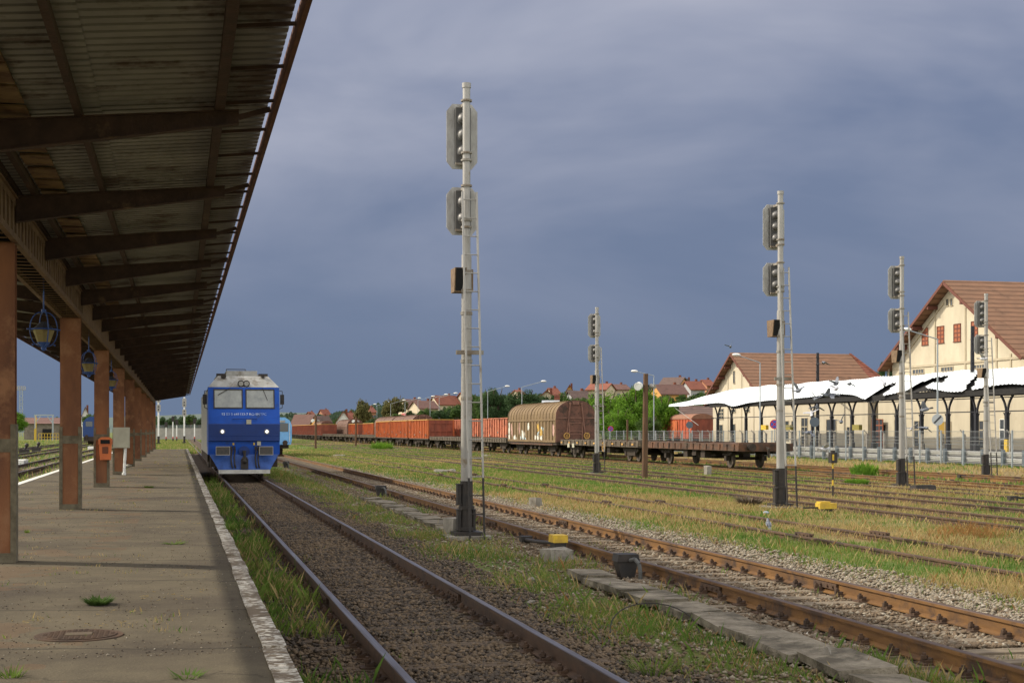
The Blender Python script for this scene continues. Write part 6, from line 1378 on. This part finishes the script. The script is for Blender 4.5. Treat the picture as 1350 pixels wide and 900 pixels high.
x, y = ray(232, 330); t = thing('low_wall', 'grey retaining wall with railing beyond the platform end', 'wall', (x, y, 0)); MB().box(-5, 8, 0, .5, 0, 2.6).build('wall', grey_w, t); MB().box(-5, 8, .1, .2, 3.1, 3.2).box(-5, 8, .1, .2, 2.75, 2.82).build('railing', fence_m, t)

# ------------------------------------------------------------------ pigeons
def bird_mesh(wing, m, flap):
    t = thing('pigeon', '', 'pigeon')
    mb = MB().ball((0, 0, 0), .075, (2.1, .95, .9), 12, 8).ball((.17, 0, .05), .04, (1.1, .9, 1), 8, 6).cyl((.10, 0, .02), (.17, 0, .05), .05, .034, 8).cyl((.205, 0, .048), (.235, 0, .042), .012, .003, 6)
    mb.add([(-.13, -.03, 0), (-.13, .03, 0), (-.30, .065, -.01), (-.30, -.065, -.01), (-.13, -.03, .015), (-.13, .03, .015), (-.30, .065, .0), (-.30, -.065, .0)], [(0, 3, 2, 1), (4, 5, 6, 7), (0, 1, 5, 4), (2, 3, 7, 6), (1, 2, 6, 5), (3, 0, 4, 7)])
    mb.build('body', m, t, True)
    for sy in (-1, 1):
        pts = [(.08, .03), (.13, .16), (.02, .33), (-.09, .30), (-.08, .15), (-.09, .03)] if wing else None
        if wing:
            V_ = [(x_, sy * y_ * cos(flap), .03 + y_ * sin(flap)) for x_, y_ in pts]; V_ += [(a_, b_, c_ + .010) for a_, b_, c_ in V_]
            MB().add(V_, [tuple(range(6)), tuple(range(11, 5, -1))] + [(i, i + 6, (i + 1) % 6 + 6, (i + 1) % 6) for i in range(6)]).build('wing', m, t)
        else: MB().ball((-.03, sy * .06, .01), .055, (2.2, .35, .9), 10, 6).build('wing', m, t)
        if not wing: MB().cyl((0, sy * .025, -.05), (.01, sy * .025, -.13), .006, n=6).box(-.02, .03, sy * .025 - .012, sy * .025 + .012, -.135, -.128).build('leg', mat('pigeon_leg', (.5, .15, .1), .6), t)
    return t
pst = bird_mesh(False, bird_g, 0); x, y = gp(1013, 696); pst.location = (x, y, .085); pst.rotation_euler = (0, -.5, radians(75)); pst['label'] = 'grey and white pigeon standing in the dry grass below the second mast'; pst.scale = (.72,) * 3
flights = [bird_mesh(True, bird_g, .7), bird_mesh(True, bird_g, -.35), bird_mesh(True, bird_w, .25)]
spots = [(1102, 506, 55, 'left pigeon of the upper pair flying before the white canopy'), (1120, 506, 55, 'right pigeon of the upper pair flying before the white canopy'), (1102, 513, 55, 'pigeon flying just below the upper pair'), (1089, 521, 55, 'left pigeon of the lower pair at the canopy edge'),
         (1098, 520, 55, 'right pigeon of the lower pair at the canopy edge'), (1166, 506, 52, 'pigeon with wings raised left of the torn canopy sheets'), (1075, 526, 50, 'pigeon at the canopy edge right of the second mast'), (1077, 537, 50, 'pigeon flying under the canopy eave right of the second mast'),
         (1070, 545, 50, 'pigeon with spread wings above the dark round sign'), (1109, 556, 50, 'pale pigeon flying in front of the cream wall windows'), (1066, 570, 48, 'pale pigeon low over the mesh fence'), (1087, 592, 46, 'dark pigeon just above the crash barrier'),
         (1220, 540, 50, 'pale pigeon beside the third mast ladder, upper one'), (1220, 564, 50, 'pale pigeon beside the third mast ladder, lower one'), (1202, 565, 52, 'small pale pigeon between mast ladder and fence'), (963, 457, 70, 'lone pigeon in the sky above the smaller gabled building'),
         (1086, 478, 60, 'pale pigeon crossing the smaller tiled roof'), (1296, 473, 60, 'pale pigeon by the rightmost mast against the cream wall'), (1052, 515, 45, 'pigeon passing behind the ladder of the second mast')]
for i, (px, py, D, lab) in enumerate(spots):
    src = flights[i % 3]; o = src if i < 3 else dup(src, (0, 0, 0)); x, y = ray(px, D); o.location = (x, y, zat(py, D)); o.rotation_euler = (random.uniform(-.5, .5), random.uniform(-.3, .3), random.uniform(0, 6.28)); o['label'] = lab; o['group'] = 'pigeons flying over the yard'
    o.scale = (.9,) * 3
